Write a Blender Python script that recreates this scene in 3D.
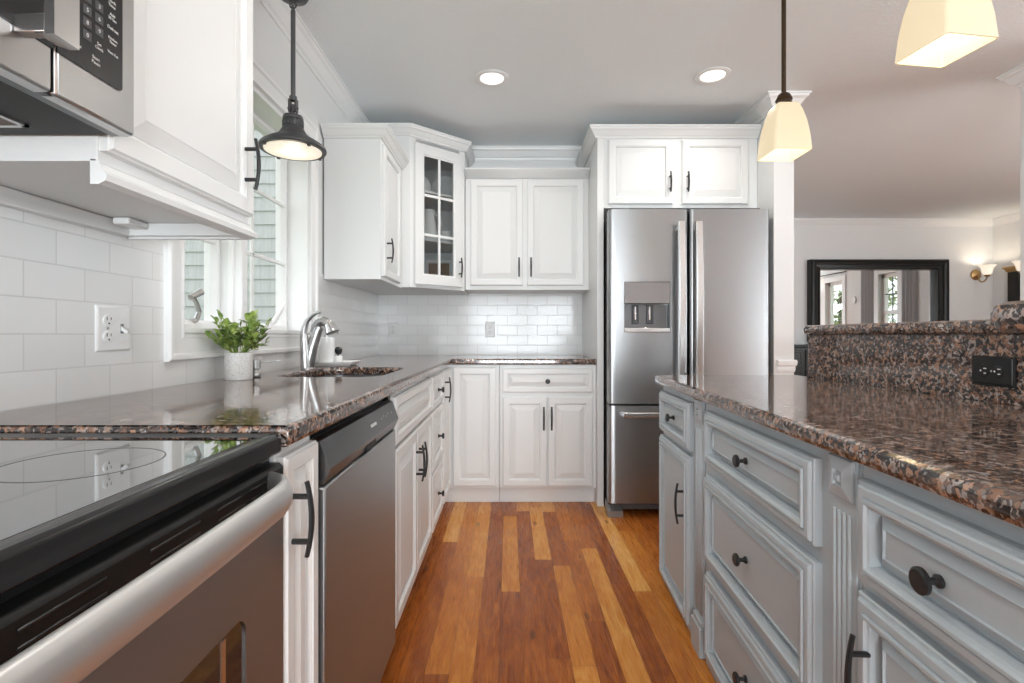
import bpy, bmesh, math, random
from mathutils import Vector, Matrix
from mathutils.geometry import tessellate_polygon

random.seed(7)
for o in list(bpy.data.objects):
    bpy.data.objects.remove(o)
SC = bpy.context.scene
COL = SC.collection
R = math.radians

# ------------------------------------------------------------------ camera
CAMH = 1.06
F = 515.0
cam_d = bpy.data.cameras.new('camera')
cam = bpy.data.objects.new('camera', cam_d)
COL.objects.link(cam)
cam.location = (0, 0, CAMH)
cam.rotation_euler = (R(90), 0, 0)
cam_d.sensor_fit = 'HORIZONTAL'
cam_d.sensor_width = 36
cam_d.lens = F / 1024 * 36
cam_d.shift_x = 3.0 / 1024
cam_d.shift_y = -6.0 / 1024
cam_d.clip_start = 0.02
cam_d.clip_end = 200
SC.camera = cam

# ------------------------------------------------------------------ world and light
vs = SC.view_settings
SC.display_settings.display_device = 'sRGB'
vs.view_transform = 'Standard'
vs.look = 'None'
vs.gamma = 1
vs.use_curve_mapping = False
vs.exposure = 0.13
SC.cycles.max_bounces = 10
SC.cycles.diffuse_bounces = 5
SC.cycles.glossy_bounces = 5
SC.cycles.transmission_bounces = 6
SC.cycles.transparent_max_bounces = 10
SC.cycles.sample_clamp_indirect = 6
SC.cycles.caustics_reflective = False
SC.cycles.caustics_refractive = False
SC.cycles.use_denoising = True

world = bpy.data.worlds.new('sky')
SC.world = world
world.use_nodes = True
wn = world.node_tree.nodes
wn['Background'].inputs[0].default_value = (0.93, 0.965, 1.0, 1)
wn['Background'].inputs[1].default_value = 2.2

def area(name, loc, rot, sx, sy, watt, col=(1, 1, 1)):
    d = bpy.data.lights.new(name, 'AREA')
    d.shape = 'RECTANGLE'
    d.size, d.size_y = sx, sy
    d.energy = watt
    d.color = col
    o = bpy.data.objects.new(name, d)
    COL.objects.link(o)
    o.location = loc
    o.rotation_euler = rot
    return o

# added fill lamps outside unseen openings, tilted up to brighten the ceiling
area('daylight_rear_door', (0.35, -3.42, 1.10), (R(134), 0, 0), 2.4, 2.0, 205, (0.87, 0.945, 1.0))
area('daylight_rear_dining', (5.20, -3.42, 1.3), (R(124), 0, 0), .85, 1.6, 55, (0.87, 0.945, 1.0))
area('daylight_right_windows', (6.10, 0.5, 1.30), (R(150), 0, R(90)), 3.3, 1.6, 215, (0.87, 0.945, 1.0))

# ------------------------------------------------------------------ materials
def mat(name, col=(0.8, 0.8, 0.8), rough=0.5, metal=0.0, spec=0.5, coat=0.0, emis=None, estr=0.0):
    m = bpy.data.materials.new(name)
    m.use_nodes = True
    b = m.node_tree.nodes['Principled BSDF']
    b.inputs['Base Color'].default_value = (*col, 1)
    b.inputs['Roughness'].default_value = rough
    b.inputs['Metallic'].default_value = metal
    b.inputs['Specular IOR Level'].default_value = spec
    b.inputs['Coat Weight'].default_value = coat
    if emis:
        b.inputs['Emission Color'].default_value = (*emis, 1)
        b.inputs['Emission Strength'].default_value = estr
    return m

class NT:
    """small node-tree writer"""
    def __init__(s, m):
        s.t = m.node_tree
        s.b = s.t.nodes['Principled BSDF']
    def n(s, kind, **kw):
        nd = s.t.nodes.new('ShaderNode' + kind)
        for k, v in kw.items():
            setattr(nd, k, v)
        return nd
    def link(s, a, b):
        s.t.links.new(a, b)
    def put(s, sock, v):
        if isinstance(v, (int, float)):
            sock.default_value = v
        elif isinstance(v, (tuple, list)):
            sock.default_value = v
        else:
            s.link(v, sock)
    def math(s, op, a, b=0.0, c=0.0):
        nd = s.n('Math', operation=op)
        for i, v in enumerate((a, b, c)):
            s.put(nd.inputs[i], v)
        return nd.outputs[0]
    def coord(s, which='Object'):
        return s.n('TexCoord').outputs[which]
    def pos(s):
        return s.n('NewGeometry').outputs['Position']
    def sep(s, v):
        nd = s.n('SeparateXYZ')
        s.link(v, nd.inputs[0])
        return nd.outputs
    def comb(s, x, y, z):
        nd = s.n('CombineXYZ')
        for i, v in enumerate((x, y, z)):
            s.put(nd.inputs[i], v)
        return nd.outputs[0]
    def noise(s, vec, scale, detail=2, rough=0.5, dist=0.0):
        nd = s.n('TexNoise')
        s.link(vec, nd.inputs['Vector'])
        nd.inputs['Scale'].default_value = scale
        nd.inputs['Detail'].default_value = detail
        nd.inputs['Roughness'].default_value = rough
        nd.inputs['Distortion'].default_value = dist
        return nd.outputs[0]
    def ramp(s, fac, stops, interp='LINEAR'):
        nd = s.n('ValToRGB')
        cr = nd.color_ramp
        cr.interpolation = interp
        while len(cr.elements) < len(stops):
            cr.elements.new(0.5)
        for e, (p, c) in zip(cr.elements, stops):
            e.position = p
            e.color = (*c, 1)
        s.link(fac, nd.inputs[0])
        return nd.outputs[0]
    def mix(s, fac, a, b, blend='MIX'):
        nd = s.n('Mix', data_type='RGBA', blend_type=blend)
        s.put(nd.inputs[0], fac)
        s.put(nd.inputs[6], (*a, 1) if isinstance(a, tuple) else a)
        s.put(nd.inputs[7], (*b, 1) if isinstance(b, tuple) else b)
        return nd.outputs[2]
    def bump(s, h, strength=0.2, dist=0.01):
        nd = s.n('Bump')
        nd.inputs['Strength'].default_value = strength
        nd.inputs['Distance'].default_value = dist
        s.link(h, nd.inputs['Height'])
        s.link(nd.outputs[0], s.b.inputs['Normal'])
        return nd

def steel(name, col, rough, axis='Z'):
    m = mat(name, col, rough, 1.0)
    t = NT(m)
    c = t.sep(t.pos())
    if axis == 'Z':   # fine horizontal brushing
        v = t.comb(t.math('MULTIPLY', c[0], 2), t.math('MULTIPLY', c[1], 2), t.math('MULTIPLY', c[2], 700))
    else:
        v = t.comb(t.math('MULTIPLY', c[0], 700), t.math('MULTIPLY', c[1], 700), t.math('MULTIPLY', c[2], 2))
    nz = t.noise(v, 1.0, 2)
    t.link(t.math('MULTIPLY_ADD', nz, 0.10, rough - 0.05), t.b.inputs['Roughness'])
    t.b.inputs['Anisotropic'].default_value = 0.65
    tg = t.n('Tangent', direction_type='RADIAL', axis='Z')
    t.b.inputs['Anisotropic Rotation'].default_value = 0.25
    t.link(tg.outputs[0], t.b.inputs['Tangent'])
    t.bump(nz, 0.015, 0.001)
    return m
M = {}
M['wall'] = mat('wall_paint', (0.78, 0.78, 0.775), 0.6)
t = NT(M['wall']); t.bump(t.noise(t.pos(), 350, 2), 0.05, 0.002)
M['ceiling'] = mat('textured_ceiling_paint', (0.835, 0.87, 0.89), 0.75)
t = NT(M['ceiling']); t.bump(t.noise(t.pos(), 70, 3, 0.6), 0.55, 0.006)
M['white'] = mat('white_cabinet_paint', (0.755, 0.76, 0.755), 0.36)
M['trim'] = mat('white_trim_paint', (0.84, 0.84, 0.835), 0.35)
M['grey'] = mat('blue_grey_cabinet_paint', (0.355, 0.40, 0.43), 0.38)
t = NT(M['grey'])
c = t.sep(t.coord())
gr = t.noise(t.comb(t.math('MULTIPLY', c[0], 60), c[1], t.math('MULTIPLY', c[2], 60)), 1.0, 3)
t.link(t.mix(t.math('MULTIPLY', gr, 0.5), (0.45, 0.49, 0.515), (0.385, 0.425, 0.45)), t.b.inputs['Base Color'])
M['black'] = mat('black_iron', (0.012, 0.012, 0.013), 0.42)
M['blackglass'] = mat('black_ceramic_glass', (0.012, 0.012, 0.013), 0.035, spec=0.8, coat=1.0)
M['blackglass'].node_tree.nodes['Principled BSDF'].inputs['Coat IOR'].default_value = 1.8
M['blackplastic'] = mat('black_plastic', (0.015, 0.015, 0.016), 0.28)
M['darkgrey'] = mat('charcoal_enamel', (0.07, 0.07, 0.072), 0.35)
M['chrome'] = mat('chrome', (0.82, 0.82, 0.83), 0.08, 1.0)
M['nickel'] = mat('brushed_nickel', (0.50, 0.50, 0.495), 0.30, 1.0)
M['steel_mw'] = steel('pale_stainless', (0.56, 0.56, 0.56), 0.32)
M['satin'] = mat('satin_handle_steel', (0.66, 0.66, 0.655), 0.42, 0.9)
M['smoked_chrome'] = mat('smoked_chrome', (0.30, 0.30, 0.31), 0.06, 1.0)
M['key_panel'] = mat('black_key_panel', (0.018, 0.018, 0.019), 0.25, spec=0.35)
M['rim_black'] = mat('black_enamel', (0.012, 0.012, 0.013), 0.22, spec=0.4)
M['matte_black'] = mat('matte_black_plastic', (0.010, 0.010, 0.010), 0.5, spec=0.3)
M['dw_dark'] = steel('dark_stainless', (0.17, 0.17, 0.175), 0.36)
M['brass'] = mat('antique_brass', (0.42, 0.27, 0.12), 0.3, 1.0)
M['bronze'] = mat('oil_rubbed_bronze', (0.07, 0.045, 0.028), 0.38, 0.8)
M['pewter'] = mat('dark_pewter', (0.10, 0.10, 0.105), 0.45, 0.7)
M['ceramic'] = mat('white_ceramic', (0.86, 0.86, 0.85), 0.15)
M['plate_white'] = mat('white_plastic', (0.80, 0.80, 0.79), 0.3)
M['mirror'] = mat('mirror_glass', (0.93, 0.94, 0.94), 0.0, 1.0)
M['ebony'] = mat('ebonised_wood', (0.014, 0.013, 0.012), 0.32, spec=0.35)
M['slot'] = mat('dark_slot', (0.01, 0.01, 0.01), 0.6)
M['slot_grey'] = mat('grey_slot', (0.22, 0.22, 0.22), 0.6)
M['lettering'] = mat('pale_lettering', (0.75, 0.75, 0.75), 0.5)
M['curtain'] = mat('grey_linen', (0.55, 0.55, 0.57), 0.85)
M['sheer'] = mat('white_sheer', (0.8, 0.8, 0.8), 0.85)
M['leaf_soil'] = mat('dark_moss', (0.05, 0.04, 0.025), 0.9)

M['steel'] = steel('brushed_stainless', (0.35, 0.355, 0.36), 0.30)
M['steel2'] = steel('satin_stainless', (0.72, 0.72, 0.715), 0.24)
M['steel_dw'] = steel('grey_stainless', (0.36, 0.37, 0.38), 0.38)
M['smoke'] = mat('smoked_oven_glass', (0.02, 0.018, 0.017), 0.04, spec=0.7)

def thin_glass(name, tint=(1, 1, 1), refl=0.10):
    m = bpy.data.materials.new(name)
    m.use_nodes = True
    nt = m.node_tree
    nt.nodes.clear()
    out = nt.nodes.new('ShaderNodeOutputMaterial')
    mx = nt.nodes.new('ShaderNodeMixShader')
    tr = nt.nodes.new('ShaderNodeBsdfTransparent')
    gl = nt.nodes.new('ShaderNodeBsdfGlossy')
    lw = nt.nodes.new('ShaderNodeLayerWeight')
    pw = nt.nodes.new('ShaderNodeMath'); pw.operation = 'POWER'; pw.inputs[1].default_value = 5
    fr = nt.nodes.new('ShaderNodeMath'); fr.operation = 'MULTIPLY_ADD'; fr.inputs[1].default_value = 0.6; fr.inputs[2].default_value = refl * .25
    nt.links.new(lw.outputs['Facing'], pw.inputs[0]); nt.links.new(pw.outputs[0], fr.inputs[0])
    tr.inputs[0].default_value = (*tint, 1)
    gl.inputs['Roughness'].default_value = 0.02
    nt.links.new(fr.outputs[0], mx.inputs[0])
    nt.links.new(tr.outputs[0], mx.inputs[1])
    nt.links.new(gl.outputs[0], mx.inputs[2])
    nt.links.new(mx.outputs[0], out.inputs[0])
    return m
M['glass'] = thin_glass('window_glass')
M['cabglass'] = thin_glass('cabinet_glass', (0.86, 0.87, 0.87), 0.15)

def lampglass(name, col, estr, base=(0.9, 0.85, 0.75)):
    m = mat(name, base, 0.25, emis=col, estr=estr)
    return m
M['shade'] = lampglass('amber_frosted_glass', (1.0, 0.80, 0.49), 0.55, (0.36, 0.32, 0.25))
M['prism'] = lampglass('prismatic_lens', (1.0, 0.88, 0.72), 0.50)
t = NT(M['prism']); nd = t.n('TexVoronoi'); nd.inputs['Scale'].default_value = 110; t.link(t.pos(), nd.inputs['Vector']); t.bump(nd.outputs[0], 0.6, 0.004)
M['lens'] = lampglass('glowing_lens', (1.0, 0.95, 0.86), 2.0)
M['bell'] = lampglass('white_bell_glass', (1.0, 0.87, 0.68), 0.6)

# granite: brown, black and tan crystals
def granite(name, tone=1.0):
    m = mat(name, (0.2, 0.15, 0.12), 0.07, spec=0.95, coat=0.0)
    m.node_tree.nodes['Principled BSDF'].inputs['Coat IOR'].default_value = 1.7
    m.node_tree.nodes['Principled BSDF'].inputs['Coat Roughness'].default_value = 0.02
    t = NT(m)
    p = t.pos()
    w = t.n('VectorMath', operation='MULTIPLY_ADD')
    nz = t.n('TexNoise'); nz.inputs['Scale'].default_value = 75; nz.inputs['Detail'].default_value = 3; t.link(p, nz.inputs['Vector'])
    t.link(nz.outputs[1], w.inputs[0]); w.inputs[1].default_value = (0.013, 0.013, 0.013); t.link(p, w.inputs[2])
    v = t.n('TexVoronoi'); v.inputs['Scale'].default_value = 105; t.link(w.outputs[0], v.inputs['Vector'])
    s = t.sep(v.outputs['Color'])
    col = t.ramp(s[0], [(0.0, (0.020, 0.015, 0.014)), (0.32, (0.045, 0.032, 0.029)), (0.46, (0.13, 0.078, 0.058)),
                        (0.62, (0.28, 0.140, 0.085)), (0.78, (0.46, 0.270, 0.175)), (0.90, (0.30, 0.275, 0.268)), (1.0, (0.52, 0.42, 0.365))])
    v2 = t.n('TexVoronoi'); v2.inputs['Scale'].default_value = 240; t.link(w.outputs[0], v2.inputs['Vector'])
    s2 = t.sep(v2.outputs['Color'])
    k = t.math('GREATER_THAN', s2[0], 0.70)
    col2 = t.ramp(s2[1], [(0.0, (0.010, 0.010, 0.011)), (0.55, (0.045, 0.038, 0.036)), (0.8, (0.28, 0.22, 0.19)), (1.0, (0.38, 0.36, 0.35))])
    col = t.mix(t.math('MULTIPLY', k, 0.85), col, col2)
    big = t.noise(p, 30, 2)
    col = t.mix(0.5, col, t.ramp(big, [(0.38, (0.5, 0.48, 0.48)), (0.62, (1, 1, 1))]), 'MULTIPLY')
    t.link(col, t.b.inputs['Base Color'])
    t.bump(t.noise(p, 45, 2), 0.05, 0.002)
    return m
M['granite'] = granite('brown_granite')

# white subway tile with running bond; u along the wall, v up
def tile(name, axis):
    m = mat(name, (0.8, 0.8, 0.79), 0.12, spec=0.5)
    t = NT(m)
    c = t.sep(t.pos())
    u = c[1] if axis == 'Y' else c[0]
    v = t.comb(t.math('ADD', u, .4589), t.math('SUBTRACT', c[2], 0.914), 0.0)
    br = t.n('TexBrick')
    br.offset = 0.5
    t.link(v, br.inputs['Vector'])
    br.inputs['Color1'].default_value = (0.80, 0.80, 0.79, 1)
    br.inputs['Color2'].default_value = (0.755, 0.755, 0.745, 1)
    br.inputs['Mortar'].default_value = (0.61, 0.605, 0.595, 1)
    br.inputs['Scale'].default_value = 1.0
    br.inputs['Mortar Size'].default_value = 0.0016
    br.inputs['Mortar Smooth'].default_value = 0.3
    br.inputs['Brick Width'].default_value = 0.149
    br.inputs['Row Height'].default_value = 0.0745
    t.link(br.outputs['Color'], t.b.inputs['Base Color'])
    inv = t.math('SUBTRACT', 1.0, br.outputs['Fac'])
    wob = t.math('MULTIPLY_ADD', t.noise(t.pos(), 12, 1), 0.35, inv)
    t.bump(wob, 0.35, 0.0016)
    t.link(t.math('MULTIPLY_ADD', br.outputs['Fac'], 0.5, 0.12), t.b.inputs['Roughness'])
    return m
M['tile_y'] = tile('white_subway_tile_side', 'Y')
M['tile_x'] = tile('white_subway_tile_end', 'X')

# hardwood planks running away from the camera
def planks():
    m = mat('cherry_plank_floor', (0.4, 0.18, 0.06), 0.25, spec=0.28)
    t = NT(m)
    c = t.sep(t.pos())
    PW = 0.078
    rowf = t.math('DIVIDE', t.math('ADD', c[0], 20.0), PW)
    row = t.math('FLOOR', rowf)
    rn = t.n('TexWhiteNoise', noise_dimensions='1D'); t.link(row, rn.inputs['W'])
    ln = t.math('MULTIPLY_ADD', rn.outputs[0], 0.65, 0.65)
    yy = t.math('DIVIDE', t.math('ADD', t.math('MULTIPLY_ADD', rn.outputs[0], 7.3, 30.0), c[1]), ln)
    idx = t.math('FLOOR', yy)
    pn = t.n('TexWhiteNoise', noise_dimensions='2D'); t.link(t.comb(row, idx, 0), pn.inputs['Vector'])
    pr = t.sep(pn.outputs['Color'])
    gv = t.comb(t.math('MULTIPLY_ADD', pr[1], 13.0, t.math('MULTIPLY', c[0], 20)), t.math('MULTIPLY_ADD', pr[2], 9.0, t.math('MULTIPLY', c[1], 2.8)), 0)
    g1 = t.noise(gv, 1.0, 5, 0.6, 2.6)
    g2 = t.noise(t.comb(t.math('MULTIPLY', c[0], 240), t.math('MULTIPLY', c[1], 9), pr[1]), 1.0, 3, 0.6)
    tone = t.math('ADD', t.math('MULTIPLY', t.math('POWER', pr[0], 2.2), 0.54), t.math('MULTIPLY', g1, 0.72))
    tone = t.math('ADD', tone, t.math('MULTIPLY_ADD', g2, 0.10, -0.10))
    col = t.ramp(tone, [(0.15, (0.160, 0.035, 0.007)), (0.34, (0.320, 0.085, 0.014)), (0.52, (0.480, 0.155, 0.024)),
                        (0.70, (0.620, 0.245, 0.044)), (0.86, (0.74, 0.37, 0.10)), (1.0, (0.82, 0.48, 0.17))])
    # knots and dark figure
    kv = t.n('TexVoronoi'); kv.inputs['Scale'].default_value = 1.0
    t.link(t.comb(t.math('MULTIPLY', c[0], 9), t.math('MULTIPLY', c[1], 3.2), 0), kv.inputs['Vector'])
    kn = t.math('LESS_THAN', t.math('ADD', kv.outputs['Distance'], t.math('MULTIPLY', g1, 0.10)), 0.145)
    col = t.mix(t.math('MULTIPLY', kn, 0.55), col, (0.06, 0.018, 0.008))
    fx = t.math('FRACT', rowf)
    fy = t.math('MULTIPLY', t.math('FRACT', yy), ln)
    gap = t.math('MAXIMUM', t.math('LESS_THAN', t.math('MINIMUM', fx, t.math('SUBTRACT', 1.0, fx)), 0.011), t.math('LESS_THAN', fy, 0.0016))
    col = t.mix(t.math('MULTIPLY', gap, 0.6), col, (0.04, 0.014, 0.006))
    t.link(col, t.b.inputs['Base Color'])
    t.link(t.math('MULTIPLY_ADD', g2, 0.16, 0.20), t.b.inputs['Roughness'])
    t.bump(t.math('SUBTRACT', t.math('MULTIPLY', g2, 0.15), gap), 0.25, 0.001)
    return m
M['floor'] = planks()

def siding():
    m = mat('blue_grey_shingle', (0.34, 0.40, 0.40), 0.8)
    t = NT(m)
    c = t.sep(t.pos())
    nz = t.noise(t.comb(t.math('MULTIPLY', c[0], 60), t.math('MULTIPLY', c[1], 60), t.math('MULTIPLY', c[2], 4)), 1.0, 2)
    t.link(t.ramp(nz, [(0.3, (0.37, 0.385, 0.385)), (0.7, (0.45, 0.465, 0.462))]), t.b.inputs['Base Color'])
    return m
M['siding'] = siding()

def leafmat(name, a, b):
    m = mat(name, a, 0.4)
    t = NT(m)
    oi = t.noise(t.pos(), 45, 1)
    t.link(t.ramp(oi, [(0.3, a), (0.7, b)]), t.b.inputs['Base Color'])
    t.b.inputs['Subsurface Weight'].default_value = 0.0
    return m
M['leaf'] = leafmat('green_leaf', (0.12, 0.22, 0.05), (0.42, 0.52, 0.13))
M['leaf_out'] = leafmat('garden_leaf', (0.10, 0.20, 0.05), (0.42, 0.52, 0.22))
M['bark'] = mat('bark', (0.12, 0.09, 0.06), 0.9)
def stoneware():
    m = mat('speckled_stoneware', (0.76, 0.75, 0.73), 0.5)
    t = NT(m)
    t.link(t.ramp(t.noise(t.pos(), 260, 2), [(0.38, (0.60, 0.58, 0.55)), (0.5, (0.78, 0.77, 0.75))]), t.b.inputs['Base Color'])
    return m
M['stoneware'] = stoneware()
M['grass'] = mat('lawn', (0.16, 0.25, 0.08), 0.9)
M['filter'] = mat('greased_filter_mesh', (0.13, 0.09, 0.06), 0.5, 0.5)
M['tan_wood'] = mat('tan_wood', (0.30, 0.20, 0.12), 0.5)

# ------------------------------------------------------------------ mesh tools
class MB:
    def __init__(s):
        s.bm = bmesh.new()
        s.mi = 0
    def face(s, vs):
        try:
            f = s.bm.faces.new(vs)
            f.material_index = s.mi
            return f
        except ValueError:
            return None
    def v(s, p):
        return s.bm.verts.new(p)
    def box(s, x0, x1, y0, y1, z0, z1, b=0.0):
        if x0 > x1: x0, x1 = x1, x0
        if y0 > y1: y0, y1 = y1, y0
        if z0 > z1: z0, z1 = z1, z0
        b = min(b, (x1 - x0) * .45, (y1 - y0) * .45, (z1 - z0) * .45)
        if b <= 0:
            V = [s.v((x, y, z)) for x in (x0, x1) for y in (y0, y1) for z in (z0, z1)]
            for q in ((0, 1, 3, 2), (4, 6, 7, 5), (0, 4, 5, 1), (2, 3, 7, 6), (0, 2, 6, 4), (1, 5, 7, 3)):
                s.face([V[i] for i in q])
            return s
        # chamfered box
        lo, hi = (x0, y0, z0), (x1, y1, z1)
        V = {}
        for sx in (0, 1):
            for sy in (0, 1):
                for sz in (0, 1):
                    sg = (sx, sy, sz)
                    for ax in range(3):   # vertex lying on the face normal to ax
                        p = []
                        for k in range(3):
                            e = hi[k] if sg[k] else lo[k]
                            if k != ax:
                                e += -b if sg[k] else b
                            p.append(e)
                        V[sg, ax] = s.v(p)
        for ax in range(3):
            a1, a2 = (ax + 1) % 3, (ax + 2) % 3
            for sd in (0, 1):
                q = []
                for (i, j) in ((0, 0), (1, 0), (1, 1), (0, 1)):
                    g = [0, 0, 0]; g[ax] = sd; g[a1] = i; g[a2] = j
                    q.append(V[tuple(g), ax])
                s.face(q if sd else q[::-1])
        for ax in range(3):      # edges along ax
            a1, a2 = (ax + 1) % 3, (ax + 2) % 3
            for i in (0, 1):
                for j in (0, 1):
                    g0 = [0, 0, 0]; g0[a1] = i; g0[a2] = j
                    g1 = list(g0); g1[ax] = 1
                    q = [V[tuple(g0), a1], V[tuple(g1), a1], V[tuple(g1), a2], V[tuple(g0), a2]]
                    s.face(q if (i == j) else q[::-1])
        for sg in [(a, b_, c) for a in (0, 1) for b_ in (0, 1) for c in (0, 1)]:
            s.face([V[sg, 0], V[sg, 1], V[sg, 2]])
        return s
    def loops(s, rows, closed=True, cap0=True, cap1=True):
        L = [[s.v(p) for p in r] for r in rows]
        n = len(L[0])
        for a, b in zip(L, L[1:]):
            for i in range(n if closed else n - 1):
                j = (i + 1) % n
                s.face([a[i], a[j], b[j], b[i]])
        if closed and cap0: s.face(L[0][::-1])
        if closed and cap1: s.face(L[-1])
        return L
    def prism(s, poly, axis, a, b):
        """poly: 2-D outline; axis: 'x','y','z' the extrusion axis"""
        def P(p, t):
            u, w = p
            return {'x': (t, u, w), 'y': (u, t, w), 'z': (u, w, t)}[axis]
        s.loops([[P(p, a) for p in poly], [P(p, b) for p in poly]])
        return s
    def lathe(s, prof, c=(0, 0, 0), axis='z', seg=28, cap0=True, cap1=True, sx=1.0, sy=1.0):
        rows = []
        for r, h in prof:
            row = []
            for i in range(seg):
                a = 2 * math.pi * i / seg
                u, w = r * math.cos(a) * sx, r * math.sin(a) * sy
                p = {'z': (u, w, h), 'y': (u, h, w), 'x': (h, u, w)}[axis]
                row.append((c[0] + p[0], c[1] + p[1], c[2] + p[2]))
            rows.append(row)
        s.loops(rows, True, cap0, cap1)
        return s
    def tube(s, pts, r, seg=8, closed_ends=True, flat=1.0, up=None):
        pts = [Vector(p) for p in pts]
        rows = []
        rs = r if isinstance(r, (list, tuple)) else [r] * len(pts)
        prev = None
        for i, p in enumerate(pts):
            d = (pts[min(i + 1, len(pts) - 1)] - pts[max(i - 1, 0)]).normalized()
            ref = Vector(up) if up else (Vector((0, 0, 1)) if abs(d.z) < 0.9 else Vector((1, 0, 0)))
            if prev is not None and not up:
                ref = prev
            a = (ref - d * ref.dot(d))
            if a.length < 1e-5:
                a = d.orthogonal()
            a.normalize()
            b = d.cross(a)
            prev = a
            rows.append([tuple(p + (a * math.cos(t) + b * math.sin(t) * flat) * rs[i]) for t in [2 * math.pi * (k + .5) / seg for k in range(seg)]])
        s.loops(rows, True, closed_ends, closed_ends)
        return s
    def ring(s, x0, x1, z0, z1, rings, y=0.0, cap=True):
        """nested rectangles (inset, out); out is measured toward -y"""
        rows = []
        for i, d in rings:
            rows.append([(x0 + i, y - d, z0 + i), (x1 - i, y - d, z0 + i), (x1 - i, y - d, z1 - i), (x0 + i, y - d, z1 - i)])
        s.loops(rows, True, False, cap)
        return s
    def sweep(s, path, prof, z=0.0, side=1, closed=False):
        """prof: closed outline of (out, up); out is to the right of travel when side = 1"""
        P = [Vector(p) for p in path]
        n = len(P)
        rows = []
        for i in range(n):
            def nrm(a, b):
                d = (P[b] - P[a]).normalized()
                return Vector((d.y, -d.x)) * side
            if closed:
                n1, n2 = nrm((i - 1) % n, i), nrm(i, (i + 1) % n)
            else:
                n1 = nrm(i - 1, i) if i > 0 else nrm(i, i + 1)
                n2 = nrm(i, i + 1) if i < n - 1 else n1
            m = (n1 + n2) / (1 + n1.dot(n2))
            rows.append([(P[i].x + m.x * o, P[i].y + m.y * o, z + h) for o, h in prof])
        if closed:
            rows.append(rows[0])
        s.loops(rows, True, not closed, not closed)
        return s
    def slab(s, outline, z0, z1, r=0.006, hole=None):
        def off(poly, d):
            n = len(poly)
            out = []
            for i in range(n):
                a, b, c = Vector(poly[i - 1]), Vector(poly[i]), Vector(poly[(i + 1) % n])
                d1, d2 = (b - a).normalized(), (c - b).normalized()
                n1, n2 = Vector((-d1.y, d1.x)), Vector((-d2.y, d2.x))
                m = (n1 + n2) / (1 + n1.dot(n2))
                out.append((b.x + m.x * d, b.y + m.y * d))
            return out
        prof = [(r, z0), (r * .3, z0 + r * .3), (0, z0 + r), (0, z1 - r), (r * .3, z1 - r * .3), (r, z1)]
        def wall(poly):
            rows = [[(p[0], p[1], h) for p in off(poly, d)] for d, h in prof]
            return s.loops(rows, True, False, False)
        L = [wall(outline)]
        if hole:
            L.append(wall(hole[::-1]))
        for k, flip in ((-1, False), (0, True)):
            vs_ = [[v for v in l[k]] for l in L]
            co = [[Vector((v.co.x, v.co.y, 0)) for v in l] for l in vs_]
            flat = [v for l in vs_ for v in l]
            for tri in tessellate_polygon(co):
                q = [flat[i] for i in tri]
                s.face(q)
        return s
    def build(s, name, m, parent=None, local=False, smooth=30, label=None, flat=True):
        bm = s.bm
        bmesh.ops.remove_doubles(bm, verts=bm.verts, dist=1e-6)
        bmesh.ops.recalc_face_normals(bm, faces=bm.faces)
        me = bpy.data.meshes.new(name)
        bm.to_mesh(me)
        bm.free()
        for x in (m if isinstance(m, (list, tuple)) else [m]):
            me.materials.append(M[x] if isinstance(x, str) else x)
        if smooth:
            me.shade_smooth()
            me.set_sharp_from_angle(angle=R(smooth))
            if flat:
                for f in me.polygons:
                    if max(abs(f.normal.x), abs(f.normal.y), abs(f.normal.z)) > .9999: f.use_smooth = False
        o = bpy.data.objects.new(name, me)
        COL.objects.link(o)
        if parent is not None:
            o.parent = parent
            w = ROOT.get(parent.name, Matrix())
            ROOT[o.name] = w
            if not local:
                me.transform(w.inverted())
        if label:
            o['label'] = label
        return o
ROOT = {}

def thing(name, label, cat, loc=(0, 0, 0), rz=0.0, group=None):
    o = bpy.data.objects.new(name, None)
    COL.objects.link(o)
    o.empty_display_size = 0.1
    o.location = loc
    o.rotation_euler = (0, 0, rz)
    o['label'] = label
    o['category'] = cat
    if group: o['group'] = group
    ROOT[o.name] = Matrix.Translation(Vector(loc)) @ Matrix.Rotation(rz, 4, 'Z')
    return o
def tag(o, label, cat, group=None, kind=None):
    o['label'] = label; o['category'] = cat
    if group: o['group'] = group
    if kind: o['kind'] = kind
    return o
def struct(o, label=None):
    o['kind'] = 'structure'
    if label: o['label'] = label
    return o
def lettering(name, text, size, mw, m, parent, depth=0.0006):
    """text laid out flat, then placed by the matrix mw (world)"""
    cu = bpy.data.curves.new(name, 'FONT')
    cu.body = text; cu.size = size; cu.align_x = 'CENTER'; cu.align_y = 'CENTER'; cu.extrude = depth
    to = bpy.data.objects.new(name + '_source', cu)
    COL.objects.link(to)
    bpy.context.view_layer.update()
    dg = bpy.context.evaluated_depsgraph_get()
    me = bpy.data.meshes.new_from_object(to.evaluated_get(dg))
    bpy.data.objects.remove(to)
    me.name = name
    me.transform(ROOT.get(parent.name, Matrix()).inverted() @ mw)
    me.materials.clear()
    me.materials.append(M[m])
    o = bpy.data.objects.new(name, me)
    COL.objects.link(o)
    o.parent = parent
    ROOT[o.name] = ROOT.get(parent.name, Matrix())
    return o
def copy_tree(o, parent=None):
    c = o.copy()
    COL.objects.link(c)
    if parent is not None: c.parent = parent
    for ch in list(o.children):
        copy_tree(ch, c)
    return c

# ------------------------------------------------------------------ the setting
WX, BY, CZ = -0.98, 3.85, 2.455       # left wall, back wall, ceiling
DY, RX, RY = 6.20, 5.83, -3.2         # dining wall, right wall, rear wall
WIN_Y0, WIN_Y1, WIN_Z0, WIN_Z1 = 1.525, 2.505, 1.072, 2.01

def simple(name, boxes, m):
    b = MB()
    for x in boxes: b.box(*x)
    return struct(b.build(name, m, smooth=0))

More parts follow.
